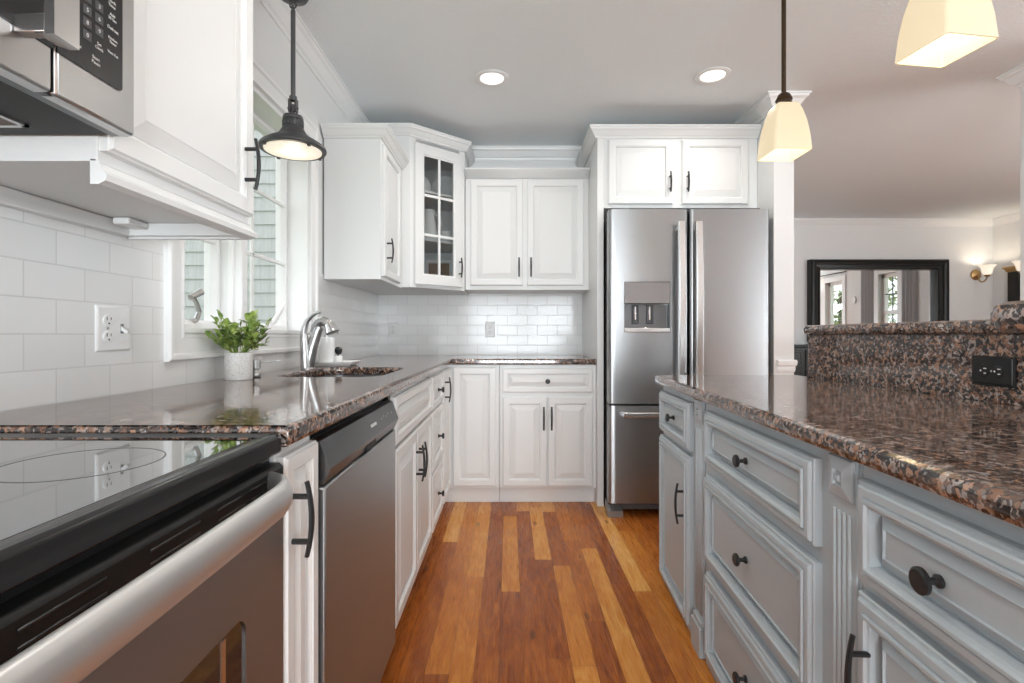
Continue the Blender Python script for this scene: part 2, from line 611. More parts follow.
b = MB(); b.box(-1.2, 7, RY - .3, DY + .3, -0.06, 0); struct(b.build('floor', 'floor', smooth=0))
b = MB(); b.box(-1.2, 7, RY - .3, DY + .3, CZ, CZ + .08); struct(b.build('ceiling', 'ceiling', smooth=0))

b = MB()
TH = 0.15
b.box(WX - TH, WX, RY, WIN_Y0, 0, CZ); b.box(WX - TH, WX, WIN_Y1, BY, 0, CZ)
b.box(WX - TH, WX, WIN_Y0, WIN_Y1, 0, WIN_Z0); b.box(WX - TH, WX, WIN_Y0, WIN_Y1, WIN_Z1, CZ)
b.mi = 1   # tiled splash between worktop and wall cabinets
b.box(WX, WX + .008, -0.6, 1.452, 0.905, 1.36); b.box(WX, WX + .008, 1.452, 2.585, 0.905, 0.985); b.box(WX, WX + .008, 2.585, BY, 0.905, 1.38)
struct(b.build('wall_left', ['wall', 'tile_y'], smooth=0))
b = MB()
b.box(WX - TH, 1.66, BY, BY + .12, 0, CZ)
b.mi = 1
b.box(WX + .008, 0.547, BY - .008, BY, 0.905, 1.38)
struct(b.build('wall_back', ['wall', 'tile_x'], smooth=0))
simple('wall_fridge_side', [(1.543, 1.660, 3.0, BY, 0, CZ)], 'wall')
simple('wall_dining', [(1.66, RX + .15, DY, DY + .12, 0, CZ), (1.56, 1.66, BY, DY + .12, 0, CZ)], 'wall')
simple('wall_entry', [(2.70, 2.82, 2.30, 2.72, 0, CZ)], 'wall')

def wall_with_holes(name, axis, at, th, a0, a1, holes):
    """wall plane at `at` running along the other axis from a0 to a1; holes: (h0, h1, z0, z1)"""
    bx = []
    cur = a0
    for h0, h1, z0, z1 in sorted(holes):
        bx.append((cur, h0, 0, CZ))
        if z0 > 0: bx.append((h0, h1, 0, z0))
        bx.append((h0, h1, z1, CZ))
        cur = h1
    bx.append((cur, a1, 0, CZ))
    b = MB()
    for u0, u1, z0, z1 in bx:
        if axis == 'x': b.box(at, at + th, u0, u1, z0, z1)
        else: b.box(u0, u1, at, at + th, z0, z1)
    return struct(b.build(name, 'wall', smooth=0))
RW = [(-1.2, 2.2, 0.45, 2.10), (2.90, 3.38, 0.05, 2.02), (4.26, 4.66, 0.75, 2.02)]
wall_with_holes('wall_right', 'x', RX, .15, RY, DY, RW)
BW = [(-0.9, 1.6, 0.05, 2.12), (4.75, 5.65, 0.45, 2.12)]
wall_with_holes('wall_rear', 'y', RY - .15, .15, WX, RX, BW)

# crown mouldings along the ceiling
CROWN = [(0, -.085), (.008, -.085), (.012, -.072), (.022, -.066), (.044, -.030), (.056, -.022), (.060, -.010), (.066, -.010), (.066, 0), (0, 0)]
def crown(name, path, side=1):
    b = MB(); b.sweep(path, CROWN, CZ, side); return struct(b.build(name, 'trim', smooth=14))
crown('trim_1', [(WX, RY), (WX, BY), (1.543, BY), (1.543, 3.0), (1.660, 3.0), (1.660, DY), (RX, DY), (RX, RY)])
crown('trim_2', [(2.82, 2.72), (2.70, 2.72), (2.70, 2.30)], 1)
# chair rail wrapped round the end of the wall beside the fridge
b = MB()
b.sweep([(1.56, 3.0), (1.660, 3.0), (1.660, DY), (RX, DY)], [(0, .845), (.004, .85), (.006, .865), (.006, .88), (.012, .888), (.014, .91), (.010, .918), (0, .918)], 0)
struct(b.build('trim_3', 'trim', smooth=14))
b = MB()
b.sweep([(1.543, 3.0), (1.660, 3.0), (1.660, DY), (RX, DY)], [(0, 0), (.014, 0), (.014, .10), (.006, .13), (0, .13)], 0)
struct(b.build('baseboard_dining', 'trim', smooth=14))

# ------------------------------------------------------------------ kitchen window
def window_frame_ring(b, axis, at, outs):  pass
win = thing('window_1', 'white kitchen window with two casement sashes above the sink', 'window', (WX, 2.015, WIN_Z0))
del win['category']; win['kind'] = 'structure'
b = MB()   # casing on the wall: nested rings, open in the middle
def yz_ring(b, y0, y1, z0, z1, prof, x):
    rows = []
    for i, d in prof:
        rows.append([(x + d, y0 + i, z0 + i), (x + d, y1 - i, z0 + i), (x + d, y1 - i, z1 - i), (x + d, y0 + i, z1 - i)])
    b.loops(rows, True, False, False)
yz_ring(b, 1.450, 2.585, .985, 2.10, [(0, 0), (0, .020), (.006, .026), (.018, .026), (.024, .018), (.062, .016), (.070, .020), (.078, .018), (.078, -.02)], WX)
b.build('casing', 'trim', win)
b = MB()   # jamb lining
for q in ((WX - .145, WX + .004, WIN_Y0, WIN_Y0 + .012, WIN_Z0, WIN_Z1), (WX - .145, WX + .004, WIN_Y1 - .012, WIN_Y1, WIN_Z0, WIN_Z1),
          (WX - .145, WX + .012, WIN_Y0, WIN_Y1, WIN_Z0 - .004, WIN_Z0 + .012), (WX - .145, WX + .004, WIN_Y0, WIN_Y1, WIN_Z1 - .012, WIN_Z1)):
    b.box(*q, .002)
b.box(WX - .145, WX - .012, 1.912, 1.956, WIN_Z0 + .012, WIN_Z1 - .012, .004)          # mullion
b.box(WX - .060, WX - .040, 1.900, 1.968, WIN_Z0 + .012, WIN_Z1 - .012, .004)
b.build('jamb', 'trim', win)
for (s0, s1, ym) in ((1.540, 1.912, 1.700), (1.956, 2.490, 2.165)):
    b = MB()
    yz_ring(b, s0, s1, WIN_Z0 + .012, WIN_Z1 - .012, [(0, -.04), (0, .0), (.003, .004), (.020, .004), (.026, -.006), (.030, -.016), (.030, -.04)], WX - .095)
    sash = b.build('sash', 'trim', win)
    b = MB()
    xa, xb = WX - .108, WX - .094
    zs = [WIN_Z0 + .05 + k * (WIN_Z1 - WIN_Z0 - .10) / 3 for k in (1, 2)]
    for z in zs: b.box(xa, xb, s0 + .035, s1 - .02, z - .009, z + .009, .004)
    b.box(xa, xb, ym - .009, ym + .009, WIN_Z0 + .05, WIN_Z1 - .05, .004)
    b.build('muntin', 'trim', sash)
    b = MB(); b.box(WX - .122, WX - .118, s0 + .025, s1 - .025, WIN_Z0 + .038, WIN_Z1 - .05)
    b.build('pane', 'glass', sash, smooth=0)
# casement crank operators
for k, (yc, m) in enumerate(((1.625, 'nickel'), (2.185, 'trim'))):
    b = MB()
    b.lathe([(.0, .0), (.026, .0), (.026, .014), (.018, .024), (.0, .026)], (WX - .045, yc, WIN_Z0 + .012), 'z', 20, sx=.8, sy=1.5)
    op = b.build('crank_operator', 'trim', win, label='white casement operator on the sill')
    b = MB()
    z0 = WIN_Z0 + .03
    if k == 0:
        b.tube([(WX - .045, yc + .020, z0), (WX - .04, yc + .052, z0 + .008), (WX - .036, yc + .064, z0 + .036), (WX - .032, yc + .042, z0 + .066), (WX - .028, yc + .018, z0 + .080)], [.011, .009, .008, .007, .007], 10)
        b.tube([(WX - .028, yc + .006, z0 + .078), (WX - .024, yc + .052, z0 + .100)], [.0105, .0125], 12)
    else:
        b.tube([(WX - .045, yc, z0), (WX - .035, yc + .03, z0 + .014), (WX - .03, yc + .085, z0 + .062), (WX - .028, yc + .125, z0 + .098)], [.013, .011, .009, .008], 10)
    b.build('crank_handle', m, op)

# ------------------------------------------------------------------ cabinet pieces (local frame: x along the front, -y out, z up)
FR_W = [(0, 0), (0, .013), (.003, .0145), (.006, .019), (.038, .019), (.039, .0165), (.042, .0165), (.046, .012), (.047, .006), (.050, .006), (.051, .008), (.082, .0165), (.083, .0150), (.085, .0165)]
FR_G = [(0, 0), (0, .014), (.002, .017), (.007, .017), (.008, .021), (.011, .0235), (.022, .0245), (.0235, .022), (.0255, .022), (.027, .028), (.032, .028), (.035, .024), (.039, .022), (.0405, .003), (.045, .003), (.046, .007), (.062, .017), (.063, .013), (.067, .013)]
def panel(parent, name, x0, x1, z0, z1, style='w', m='white', label=None):
    rings = FR_W if style == 'w' else FR_G
    w, h = x1 - x0, z1 - z0
    k = min(1.0, min(w, h) * 0.43 / rings[-1][0])
    rr = []
    for i, d in rings: rr.append((i * k, d))
    b = MB(); b.ring(x0, x1, z0, z1, [(0, -.0005)] + rr)
    return b.build(name, m, parent, local=True, smooth=8, label=label)
def pull(parent, x, zc, L=.13, y=-.019, off=.030, m='black', label=None, horiz=False):
    b = MB()
    pts, rs = [], []
    for i in range(13):
        u = i / 12 * 2 - 1
        o = -(off + .008 * (1 - u * u) - .006)
        pts.append((x, y + o, zc + u * L / 2)); rs.append(.0062 - .0012 * abs(u))
    if horiz: pts = [(x + (p[2] - zc), p[1], zc) for p in pts]
    b.tube(pts, rs, 8, flat=.75, up=(1, 0, 0) if not horiz else (0, 0, 1))
    for s in (-1, 1):
        d = s * L * .30
        p = (x, zc + d) if not horiz else (x + d, zc)
        b.tube([(p[0], y + .001, p[1]), (p[0], y - off, p[1])], .0048, 8)
    return b.build('pull_handle', m, parent, local=True, label=label)
def knob(parent, x, z, y=-.019, r=.015, m='black', label=None):
    b = MB()
    b.lathe([(.0, .001), (.009, .001), (.009, -.003), (.005, -.006), (.0048, -.016), (r * .75, -.019), (r, -.022), (r, -.027), (r * .8, -.0295), (0, -.030)], (x, y, z), 'y', 20)
    return b.build('knob', m, parent, local=True, label=label)
def carcass(parent, w, d, z0, z1, m='white', x0=0.0, name='body', hollow=False):
    b = MB()
    if hollow:
        t = .018
        b.box(x0, x0 + t, .02, d, z0, z1); b.box(x0 + w - t, x0 + w, .02, d, z0, z1)
        b.box(x0, x0 + w, .02, d, z0, z0 + t); b.box(x0, x0 + w, d - t, d, z0, z1)
        b.box(x0, x0 + w, 0, .02, z0, z1 - .30); b.box(x0, x0 + w, 0, .02, z1 - .06, z1); b.box(x0, x0 + .04, 0, .02, z0, z1); b.box(x0 + w - .04, x0 + w, 0, .02, z0, z1)
        b.box(x0, x0 + w, .004, .02, z1 - .31, z1 - .05)
    else:
        b.box(x0, x0 + w, 0, d, z0, z1, .0015)
    return b.build(name, m, parent, local=True)
def toe(parent, x0, x1, y, z1=.104, m='white'):
    b = MB(); b.box(x0, x1, y, y + .016, 0, z1, .001)
    return b.build('toe_kick', m, parent, local=True)
TOPZ = .877
FX = -.379      # left run face plane; doors reach to -.36
FY = 3.232      # back run face plane; doors reach to 3.213

def left_unit(y0, y1, label):
    t = thing('base_cabinet', label, 'cabinet', (FX, y0, 0), R(90))
    return t, y1 - y0

# narrow pull-out beside the range
t, w = left_unit(.832, .980, 'narrow white base cabinet with one tall door between the black range and the dishwasher')
carcass(t, w, .585, .104, TOPZ); toe(t, 0, w, .05)
d = panel(t, 'door', .004, w - .004, .118, .862)
pull(d, .024, .755, .125, label='black arched pull handle')
# sink base
t, w = left_unit(1.612, 2.417, 'wide white sink base cabinet with a false front over two doors beside the dishwasher')
carcass(t, w, .585, .104, TOPZ, hollow=True); toe(t, 0, w, .05)
panel(t, 'false_front', .03, w - .006, .705, .862)
d = panel(t, 'door', .03, .414, .118, .690); pull(d, .385, .565, .14, label='black arched pull handle')
d = panel(t, 'door', .418, w - .006, .118, .690); pull(d, .447, .565, .14, label='black arched pull handle')
# drawer stack
t, w = left_unit(2.420, 2.840, 'white three-drawer base cabinet between the sink cabinet and the inner corner')
carcass(t, w, .585, .104, TOPZ); toe(t, 0, w, .05)
for z0, z1 in ((.705, .862), (.405, .690), (.118, .390)):
    d = panel(t, 'drawer', .018, w - .018, z0, z1); knob(d, w / 2, (z0 + z1) / 2, label='black round knob')
# corner cabinet: two doors at right angles
t = thing('corner_cabinet', 'white L-shaped corner base cabinet with two doors meeting at a right angle', 'cabinet', (FX, 2.843, 0), R(90))
b = MB(); b.prism([(FX, 2.843), (FX, FY), (-.062, FY), (-.062, BY - .012), (WX + .012, BY - .012), (WX + .012, 2.843)], 'z', .104, TOPZ)
b.build('body', 'white', t)
b = MB(); b.prism([(FX - .05, 2.843), (FX - .05, FY + .05), (-.062, FY + .05), (-.062, FY + .066), (FX - .066, FY + .066), (FX - .066, 2.843)], 'z', 0, .104)
b.build('toe_kick', 'white', t)
d = panel(t, 'door', .012, FY - 2.843 - .024, .118, .862)
pull(d, .055, .755, .14, label='black arched pull handle')
b = MB(); b.ring(-.350, -.080, .118, .862, [(0, -.0005)] + FR_W, y=FY); b.build('door', 'white', t, smooth=8)
# back run unit
t = thing('base_cabinet', 'white base cabinet with one drawer over two doors under the back counter by the fridge', 'cabinet', (-.060, FY, 0), 0)
w = .547 - .002 + .060
carcass(t, w, BY - FY - .012, .104, TOPZ); toe(t, 0, w, .05)
d = panel(t, 'drawer', .020, w - .022, .705, .853); knob(d, .300, .775, label='black round knob')
d = panel(t, 'door', .020, .297, .118, .675); pull(d, .276, .545, .145, label='black arched pull handle')
d = panel(t, 'door', .304, w - .022, .118, .675); pull(d, .325, .545, .145, label='black arched pull handle')

# ------------------------------------------------------------------ wall cabinets
CAPM = [(0, 0), (.010, 0), (.013, .008), (.019, .012), (.034, .035), (.042, .041), (.044, .050), (.048, .052), (.048, .062), (0, .062)]
RAIL = [(0, 0), (.012, 0), (.022, .006), (.024, .016), (.016, .024), (.014, .034), (.006, .040), (0, .040)]
# A: beside the microwave
t = thing('wall_cabinet', 'tall white wall cabinet beside the microwave, cropped by the top of the photo', 'cabinet', (-.665, .832, 1.33), R(90))
w = 1.318 - .832
b = MB(); b.box(0, w, 0, .313, 0.012, .82, .001); b.build('body', 'white', t, local=True)
d = panel(t, 'door', .004, w - .012, .030, .80)
pull(d, w - .054, .150, .125, label='black arched pull handle')
b = MB(); b.sweep([(0, .0), (w, .0), (w, .30)], [(o * 1.15 - .012, h - .025) for o, h in RAIL], 0, 1); b.build('light_rail', 'white', t, local=True, smooth=14)
b = MB(); b.box(0, w - .02, .285, .311, -.022, .011, .002); b.box(w - .03, w - .015, .012, .285, -.02, .011, .001); b.build('wall_cleat', 'white', t, local=True)
b = MB(); b.box(w - .10, w - .03, .235, .275, -.006, .011, .004); b.build('light_socket', 'plate_white', t, local=True)
b = MB(); b.sweep([(0, -.0), (w, -.0), (w, .313)], CAPM, .80, 1); b.build('crown_molding', 'white', t, local=True, smooth=14)
# B: right of the window
t = thing('wall_cabinet', 'short-depth white wall cabinet with a plain side panel facing the room, right of the window', 'cabinet', (-.672, 2.700, 1.355), R(90))
w = 3.220 - 2.700
b = MB(); b.box(0, w, 0, .298, 0, .80, .0015); b.build('body', 'white', t, local=True)
d = panel(t, 'door', .012, .415, .018, .715)
pull(d, .062, .160, .13, label='black arched pull handle')
b = MB(); b.sweep([(0, .298), (0, 0), (w, 0)], [(o, h) for o, h in CAPM], .738, 1); b.build('crown_molding', 'white', t, local=True, smooth=14)
# C: glazed diagonal corner cabinet
t = thing('corner_cabinet', 'tall white diagonal corner wall cabinet with a six-pane glass door', 'cabinet', (-.622, 3.222, 1.362), math.atan2(3.505 - 3.222, -.302 + .622))
A_, B_ = Vector((-.622, 3.222)), Vector((-.302, 3.505))
out = [(-.622, 3.222), (-.302, 3.505), (-.302, BY - .012), (WX + .012, BY - .012), (WX + .012, 3.222)]
ZC, ZT = 1.362, 2.305
def inset(poly, d):
    n = len(poly); r = []
    for i in range(n):
        a, b_, c = Vector(poly[i - 1]), Vector(poly[i]), Vector(poly[(i + 1) % n])
        d1, d2 = (b_ - a).normalized(), (c - b_).normalized()
        n1, n2 = Vector((-d1.y, d1.x)), Vector((-d2.y, d2.x))
        m = (n1 + n2) / (1 + n1.dot(n2)); r.append((b_.x + m.x * d, b_.y + m.y * d))
    return r
b = MB()
b.prism(out, 'z', ZC, ZC + .018); b.prism(out, 'z', ZT - .02, ZT + .06)
inn = inset(out, .016)
for i in range(1, 5):     # four closed sides, the diagonal stays open
    j = (i + 1) % 5
    b.prism([out[i], out[j], inn[j], inn[i]], 'z', ZC + .0181, ZT - .0201)
b.build('body', 'white', t)
LW = (B_ - A_).length
b = MB()     # face frame and door frame are built in the cabinet's own frame
for q in ((0, .045), (LW - .045, LW)): b.box(q[0], q[1], -.001, .018, 0, ZT - ZC, .001)
b.box(0, LW, 0, .018, 0, .03); b.box(0, LW, 0, .018, ZT - ZC - .045, ZT - ZC)
b.build('face_frame', 'white', t, local=True)
dx0, dx1, dz0, dz1 = .030, LW - .030, .022, ZT - ZC - .03
b = MB(); b.ring(dx0, dx1, dz0, dz1, [(0, -.0005), (0, .015), (.004, .019), (.058, .019), (.064, .014), (.070, .012), (.070, .0), (0, .0)], cap=False)
dd = b.build('door', 'white', t, local=True, smooth=8)
g0, g1, h0, h1 = dx0 + .068, dx1 - .068, dz0 + .068, dz1 - .068
b = MB()
gm = (g0 + g1) / 2
b.box(gm - .009, gm + .009, -.016, -.004, h0, h1, .003)
for k in (1, 2):
    zz = h0 + (h1 - h0) * k / 3
    b.box(g0, g1, -.0155, -.0045, zz - .009, zz + .009, .003)
b.build('muntin', 'white', dd, local=True)
b = MB(); b.box(g0, g1, -.004, -.001, h0, h1); b.build('pane', 'cabglass', dd, local=True, smooth=0)
pull(dd, dx1 - .028, .150, .13, label='black arched pull handle')
b = MB()
shelf = inset(out, .017)
for zz in (ZC + .31, ZC + .62): b.prism(shelf, 'z', zz, zz + .016)
b.build('shelf', 'white', t)
b = MB(); b.sweep([(WX + .012, 3.222), (-.622, 3.222), (-.302, 3.505), (-.302, BY - .012)], CAPM, ZT + .004, 1); b.build('crown_molding', 'white', t, smooth=14)
# D: double wall cabinet on the back wall
t = thing('wall_cabinet', 'white two-door wall cabinet on the back wall between glass cabinet and fridge', 'cabinet', (-.298, 3.520, 1.372), 0)
w = .546 + .298
b = MB(); b.box(0, w, 0, BY - 3.52 - .001, 0, .80, .0015); b.build('body', 'white', t, local=True)
d = panel(t, 'door', .035, .392, .028, .748); pull(d, .366, .150, .13, label='black arched pull handle')
d = panel(t, 'door', .422, .806, .028, .748); pull(d, .447, .150, .13, label='black arched pull handle')
b = MB(); b.sweep([(0, 0), (w, 0)], CAPM, .758, 1); b.build('crown_molding', 'white', t, local=True, smooth=14)
# E: cabinet over the fridge with its tall end panel
t = thing('fridge_cabinet', 'white two-door cabinet above the fridge with a tall end panel reaching the floor', 'cabinet', (.547, 3.195, 0), 0)
w = 1.541 - .547
b = MB(); b.box(.041, w, 0, BY - 3.195 - .002, 1.850, 2.345, .0015); b.build('body', 'white', t, local=True)
b = MB(); b.box(0, .040, -.004, BY - 3.195 - .010, 0, 2.345, .002); b.build('end_panel', 'white', t, local=True)
d = panel(t, 'door', .066, .466, 1.871, 2.270); pull(d, .444, 2.003, .125, label='black arched pull handle')
d = panel(t, 'door', .523, .932, 1.871, 2.270); pull(d, .552, 2.003, .125, label='black arched pull handle')
b = MB(); b.sweep([(0, BY - 3.195 - .010), (0, 0), (w, 0)], [(o * 1.1, h * 1.1) for o, h in CAPM], 2.281, 1); b.build('crown_molding', 'white', t, local=True, smooth=14)

# ------------------------------------------------------------------ worktops
def rounded(poly, rads, seg=6):
    out = []
    n = len(poly)
    for i in range(n):
        r = rads[i]
        p, a, c = Vector(poly[i]), Vector(poly[i - 1]), Vector(poly[(i + 1) % n])
        if r <= 0:
            out.append(tuple(p)); continue
        d1, d2 = (a - p).normalized(), (c - p).normalized()
        ang = d1.angle(d2)
        L = r / math.tan(ang / 2)
        s, e = p + d1 * L, p + d2 * L
        cen = p + (d1 + d2).normalized() * (r / math.sin(ang / 2))
        a0 = math.atan2(s.y - cen.y, s.x - cen.x); a1 = math.atan2(e.y - cen.y, e.x - cen.x)
        da = (a1 - a0 + math.pi) % (2 * math.pi) - math.pi
        for k in range(seg + 1):
            q = a0 + da * k / seg
            out.append((cen.x + r * math.cos(q), cen.y + r * math.sin(q)))
    return out
SX0, SX1, SY0, SY1 = -.845, -.470, 1.815, 2.365
EDGE = -.354
outline = rounded([(WX + .009, .830), (EDGE, .830), (EDGE, 3.207), (.545, 3.207), (.545, BY - .009), (WX + .009, BY - .009)], [0, .004, .03, .012, 0, 0])
hole = rounded([(SX0, SY0), (SX1, SY0), (SX1, SY1), (SX0, SY1)], [.09] * 4, 8)
b = MB(); b.slab(outline, .879, .914, .009, hole)
tag(b.build('countertop', 'granite', smooth=40), 'polished brown granite L-shaped worktop running under the window to the fridge', 'countertop')
# sink bowl under the cut-out
b = MB()
hb = rounded([(SX0 - .012, SY0 - .012), (SX1 + .012, SY0 - .012), (SX1 + .012, SY1 + .012), (SX0 - .012, SY1 + .012)], [.10] * 4, 8)
def scale(poly, k, cx=(SX0 + SX1) / 2, cy=(SY0 + SY1) / 2): return [(cx + (x - cx) * k, cy + (y - cy) * k) for x, y in poly]
rows = [[(x, y, .8785) for x, y in scale(hb, 1.03)], [(x, y, .8785) for x, y in hb], [(x, y, .72) for x, y in scale(hb, .97)], [(x, y, .70) for x, y in scale(hb, .90)]]
b.loops(rows, True, False, True)
b.lathe([(0, .7005), (.045, .7005), (.045, .704), (.03, .7035), (0, .702)], ((SX0 + SX1) / 2, (SY0 + SY1) / 2, 0), 'z', 20)
tag(b.build('sink', 'dw_dark', smooth=40), 'undermounted stainless sink bowl set in the granite worktop by the window', 'sink')

# ------------------------------------------------------------------ island
ISX, ISY = .675, 2.250
IROT = math.atan2(-.9985, -.0549)
def s2w(s):  # point on the island front plane
    return (ISX - .0549 * s, ISY - .9985 * s)
IZ = .850
def island_unit(s0, s1, label):
    x, y = s2w(s0)
    return thing('island_cabinet', label, 'cabinet', (x, y, 0), IROT), s1 - s0
def pilaster(t, x0, x1):
    b = MB()
    b.box(x0, x1, -.005, .0, .0, IZ - .002, .002)
    f = b.build('fluted_pilaster', 'grey', t, local=True)
    b = MB()
    n = 4; wv = (x1 - x0 - .020) / n
    for k in range(n):
        c = x0 + .010 + wv * (k + .5)
        b.tube([(c, -.0045, .135), (c, -.0045, IZ - .105)], wv * .36, 8)
    b.build('reed', 'grey', f, local=True)
    b = MB()
    xm, zc = (x0 + x1) / 2, IZ - .044
    hw = (x1 - x0) / 2 - .004
    b.ring(xm - hw, xm + hw, zc - .036, zc + .036, [(0, 0), (0, .006), (.002, .008), (.022, .013), (.024, .007), (.028, .007), (.031, .014)], y=-.003)
    b.build('rosette_block', 'grey', f, local=True, smooth=8)
    b = MB()
    b.box(x0 - .003, x1 + .003, -.022, 0, 0, .10, .003); b.box(x0, x1, -.017, 0, .10, .118, .004)
    b.build('plinth_block', 'grey', f, local=True)
# far end unit
t, w = island_unit(0, .583, 'blue-grey island cabinet with one drawer over one door at the end near the fridge')
carcass(t, w, .56, .0, IZ, 'grey')
d = panel(t, 'drawer', .012, .440, .652, .822, 'g', 'grey'); knob(d, .226, .737, y=-.015, r=.016, label='black round knob')
d = panel(t, 'door', .012, .440, .028, .632, 'g', 'grey'); pull(d, .398, .455, .145, y=-.022, label='black arched pull handle')
pilaster(t, .475, .565)
b = MB(); b.box(-.0, .462, -.006, .0, 0, .028, .002); b.build('base_strip', 'grey', t, local=True)
# drawer stack
t, w = island_unit(.585, 1.378, 'blue-grey island cabinet with three stacked drawers in the middle of the island')
carcass(t, w, .56, .0, IZ, 'grey')
for z0, z1 in ((.652, .822), (.345, .620), (.040, .312)):
    d = panel(t, 'drawer', .030, .672, z0, z1, 'g', 'grey'); knob(d, .342, (z0 + z1) / 2, y=-.015, r=.016, label='black round knob')
pilaster(t, .706, .786)
b = MB(); b.box(-.0, .69, -.006, .0, 0, .036, .002); b.build('base_strip', 'grey', t, local=True)
# near unit
t, w = island_unit(1.380, 2.05, 'blue-grey island cabinet with one drawer over one door at the edge nearest the camera')
carcass(t, w, .56, .0, IZ, 'grey')
d = panel(t, 'drawer', .014, .52, .652, .822, 'g', 'grey'); knob(d, .186, .732, y=-.015, r=.018, label='black round knob')
d = panel(t, 'door', .014, .52, .040, .636, 'g', 'grey'); pull(d, .050, .505, .15, y=-.022, label='black arched pull handle')
# worktop
SPX = 1.252
IT = .886
def isx(y): return .514 + .055 * y
outline = rounded([(isx(.12), .12), (SPX + .020, .12), (SPX + .020, 2.285), (isx(2.285), 2.285)], [.01, 0, 0, .035])
b = MB(); b.slab(outline, IZ + .001, IT, .012)
tag(b.build('countertop', 'granite', smooth=40), 'polished brown granite worktop on the blue-grey island', 'countertop')
# raised bar: knee wall with a granite face, and its ledge
b = MB(); b.box(SPX + .021, SPX + .17, .26, 2.150, 0, 1.0635, .001)
b.box(.80, SPX + .02, .13, .25, IT + .001, 1.0635, .001)
kw = tag(b.build('knee_wall', 'wall'), 'low white knee wall carrying the raised granite bar behind the island', 'wall')
b = MB(); b.box(SPX + .001, SPX + .019, .62, 2.160, IT + .0003, 1.0635, .0015)
tag(b.build('bar_backsplash', 'granite'), 'upright brown granite splash panel rising behind the island worktop', 'backsplash')
outline = rounded([(1.233, .665), (.602, .665), (.590, .10), (1.62, .10), (1.62, 2.172), (1.233, 2.172)], [.02, .035, .03, .03, .10, .02])
b = MB(); b.slab(outline, 1.064, 1.102, .015)
tag(b.build('bar_ledge', 'granite', smooth=40), 'raised brown granite bar ledge with rounded edge above the island', 'bar ledge')

# ------------------------------------------------------------------ outlets
def outlet_face(b, c, sz, m=None): pass
def wall_plate(label, mw, w, h, gangs, pm='plate_white', fm='plate_white', sm='slot', horizontal=False, step=False):
    """plate in local frame: x right, z up, -y out; mw places it"""
    loc, rz = mw
    t = thing('wall_outlet', label, 'outlet', loc, rz)
    b = MB()
    if step: b.ring(-w / 2, w / 2, -h / 2, h / 2, [(0, 0), (0, .003), (.002, .0045), (.005, .0045), (.007, .007), (.009, .0075)])
    else: b.ring(-w / 2, w / 2, -h / 2, h / 2, [(0, 0), (0, .002), (.004, .0055), (.006, .006)])
    b.build('cover_plate', pm, t, local=True)
    for kind, cx in gangs:
        if kind == 'duplex':
            for sgn in (-1, 1):
                px, pz = (cx, sgn * .0195) if not horizontal else (cx + sgn * .0195, 0)
                b = MB()
                b.lathe([(.0, 0), (.0165, 0), (.0165, -.0085), (.0150, -.0095), (0, -.0095)], (px, 0, pz), 'y', 24, sx=(1 if not horizontal else .86), sy=(.86 if not horizontal else 1))
                rc = b.build('receptacle', fm, t, local=True)
                b = MB()
                def hb(u, v, du, dv):
                    if horizontal: u, v, du, dv = v, -u, dv, du
                    b.box(px + u - du, px + u + du, -.0098, -.0090, pz + v - dv, pz + v + dv)
                hb(-.0062, .004, .0011, .0042); hb(.0062, .004, .0011, .0034)
                if horizontal: b.lathe([(0, -.0090), (.0024, -.0090), (.0024, -.0098), (0, -.0098)], (px - .008, 0, pz), 'y', 10)
                else: b.lathe([(0, -.0090), (.0024, -.0090), (.0024, -.0098), (0, -.0098)], (px, 0, pz - .0075), 'y', 10)
                b.build('slots', sm, rc, local=True, smooth=0)
            b = MB(); b.lathe([(0, -.005), (.003, -.005), (.003, -.0075), (0, -.0078)], (cx, 0, 0), 'y', 10); b.build('screw', 'nickel', t, local=True)
        else:
            b = MB(); b.box(cx - .005, cx + .005, -.0068, -.005, -.012, .012, .0005); b.build('switch_slot', 'slot_grey', t, local=True)
            b = MB(); b.prism([(-.005, -.004), (-.020, -.012), (-.021, -.007), (-.005, .007)], 'x', cx - .004, cx + .004); b.build('toggle', fm, t, local=True)
            for q in (-.030, .030):
                b = MB(); b.lathe([(0, -.005), (.003, -.005), (.003, -.0072), (0, -.0075)], (cx, 0, q), 'y', 10)
                b.build('screw', 'plate_white', t, local=True)
    return t
wall_plate('white double wall plate with outlet and switch on the tile left of the window', ((WX + .0085, 1.262, 1.077), R(90)), .110, .110, [('duplex', -.023), ('switch', .023)])
wall_plate('white outlet plate on the back tile nearest the left corner', ((-.862, BY - .0085, 1.105), 0), .072, .116, [('duplex', 0)])
wall_plate('white outlet plate on the back tile below the two-door wall cabinet', ((-.142, BY - .0085, 1.105), 0), .072, .116, [('duplex', 0)])
wall_plate('black outlet plate set sideways in the granite splash behind the island', ((SPX + .0005, 1.330, .968), R(-90)), .120, .078, [('duplex', 0)], 'key_panel', 'key_panel', 'plate_white', True, True)

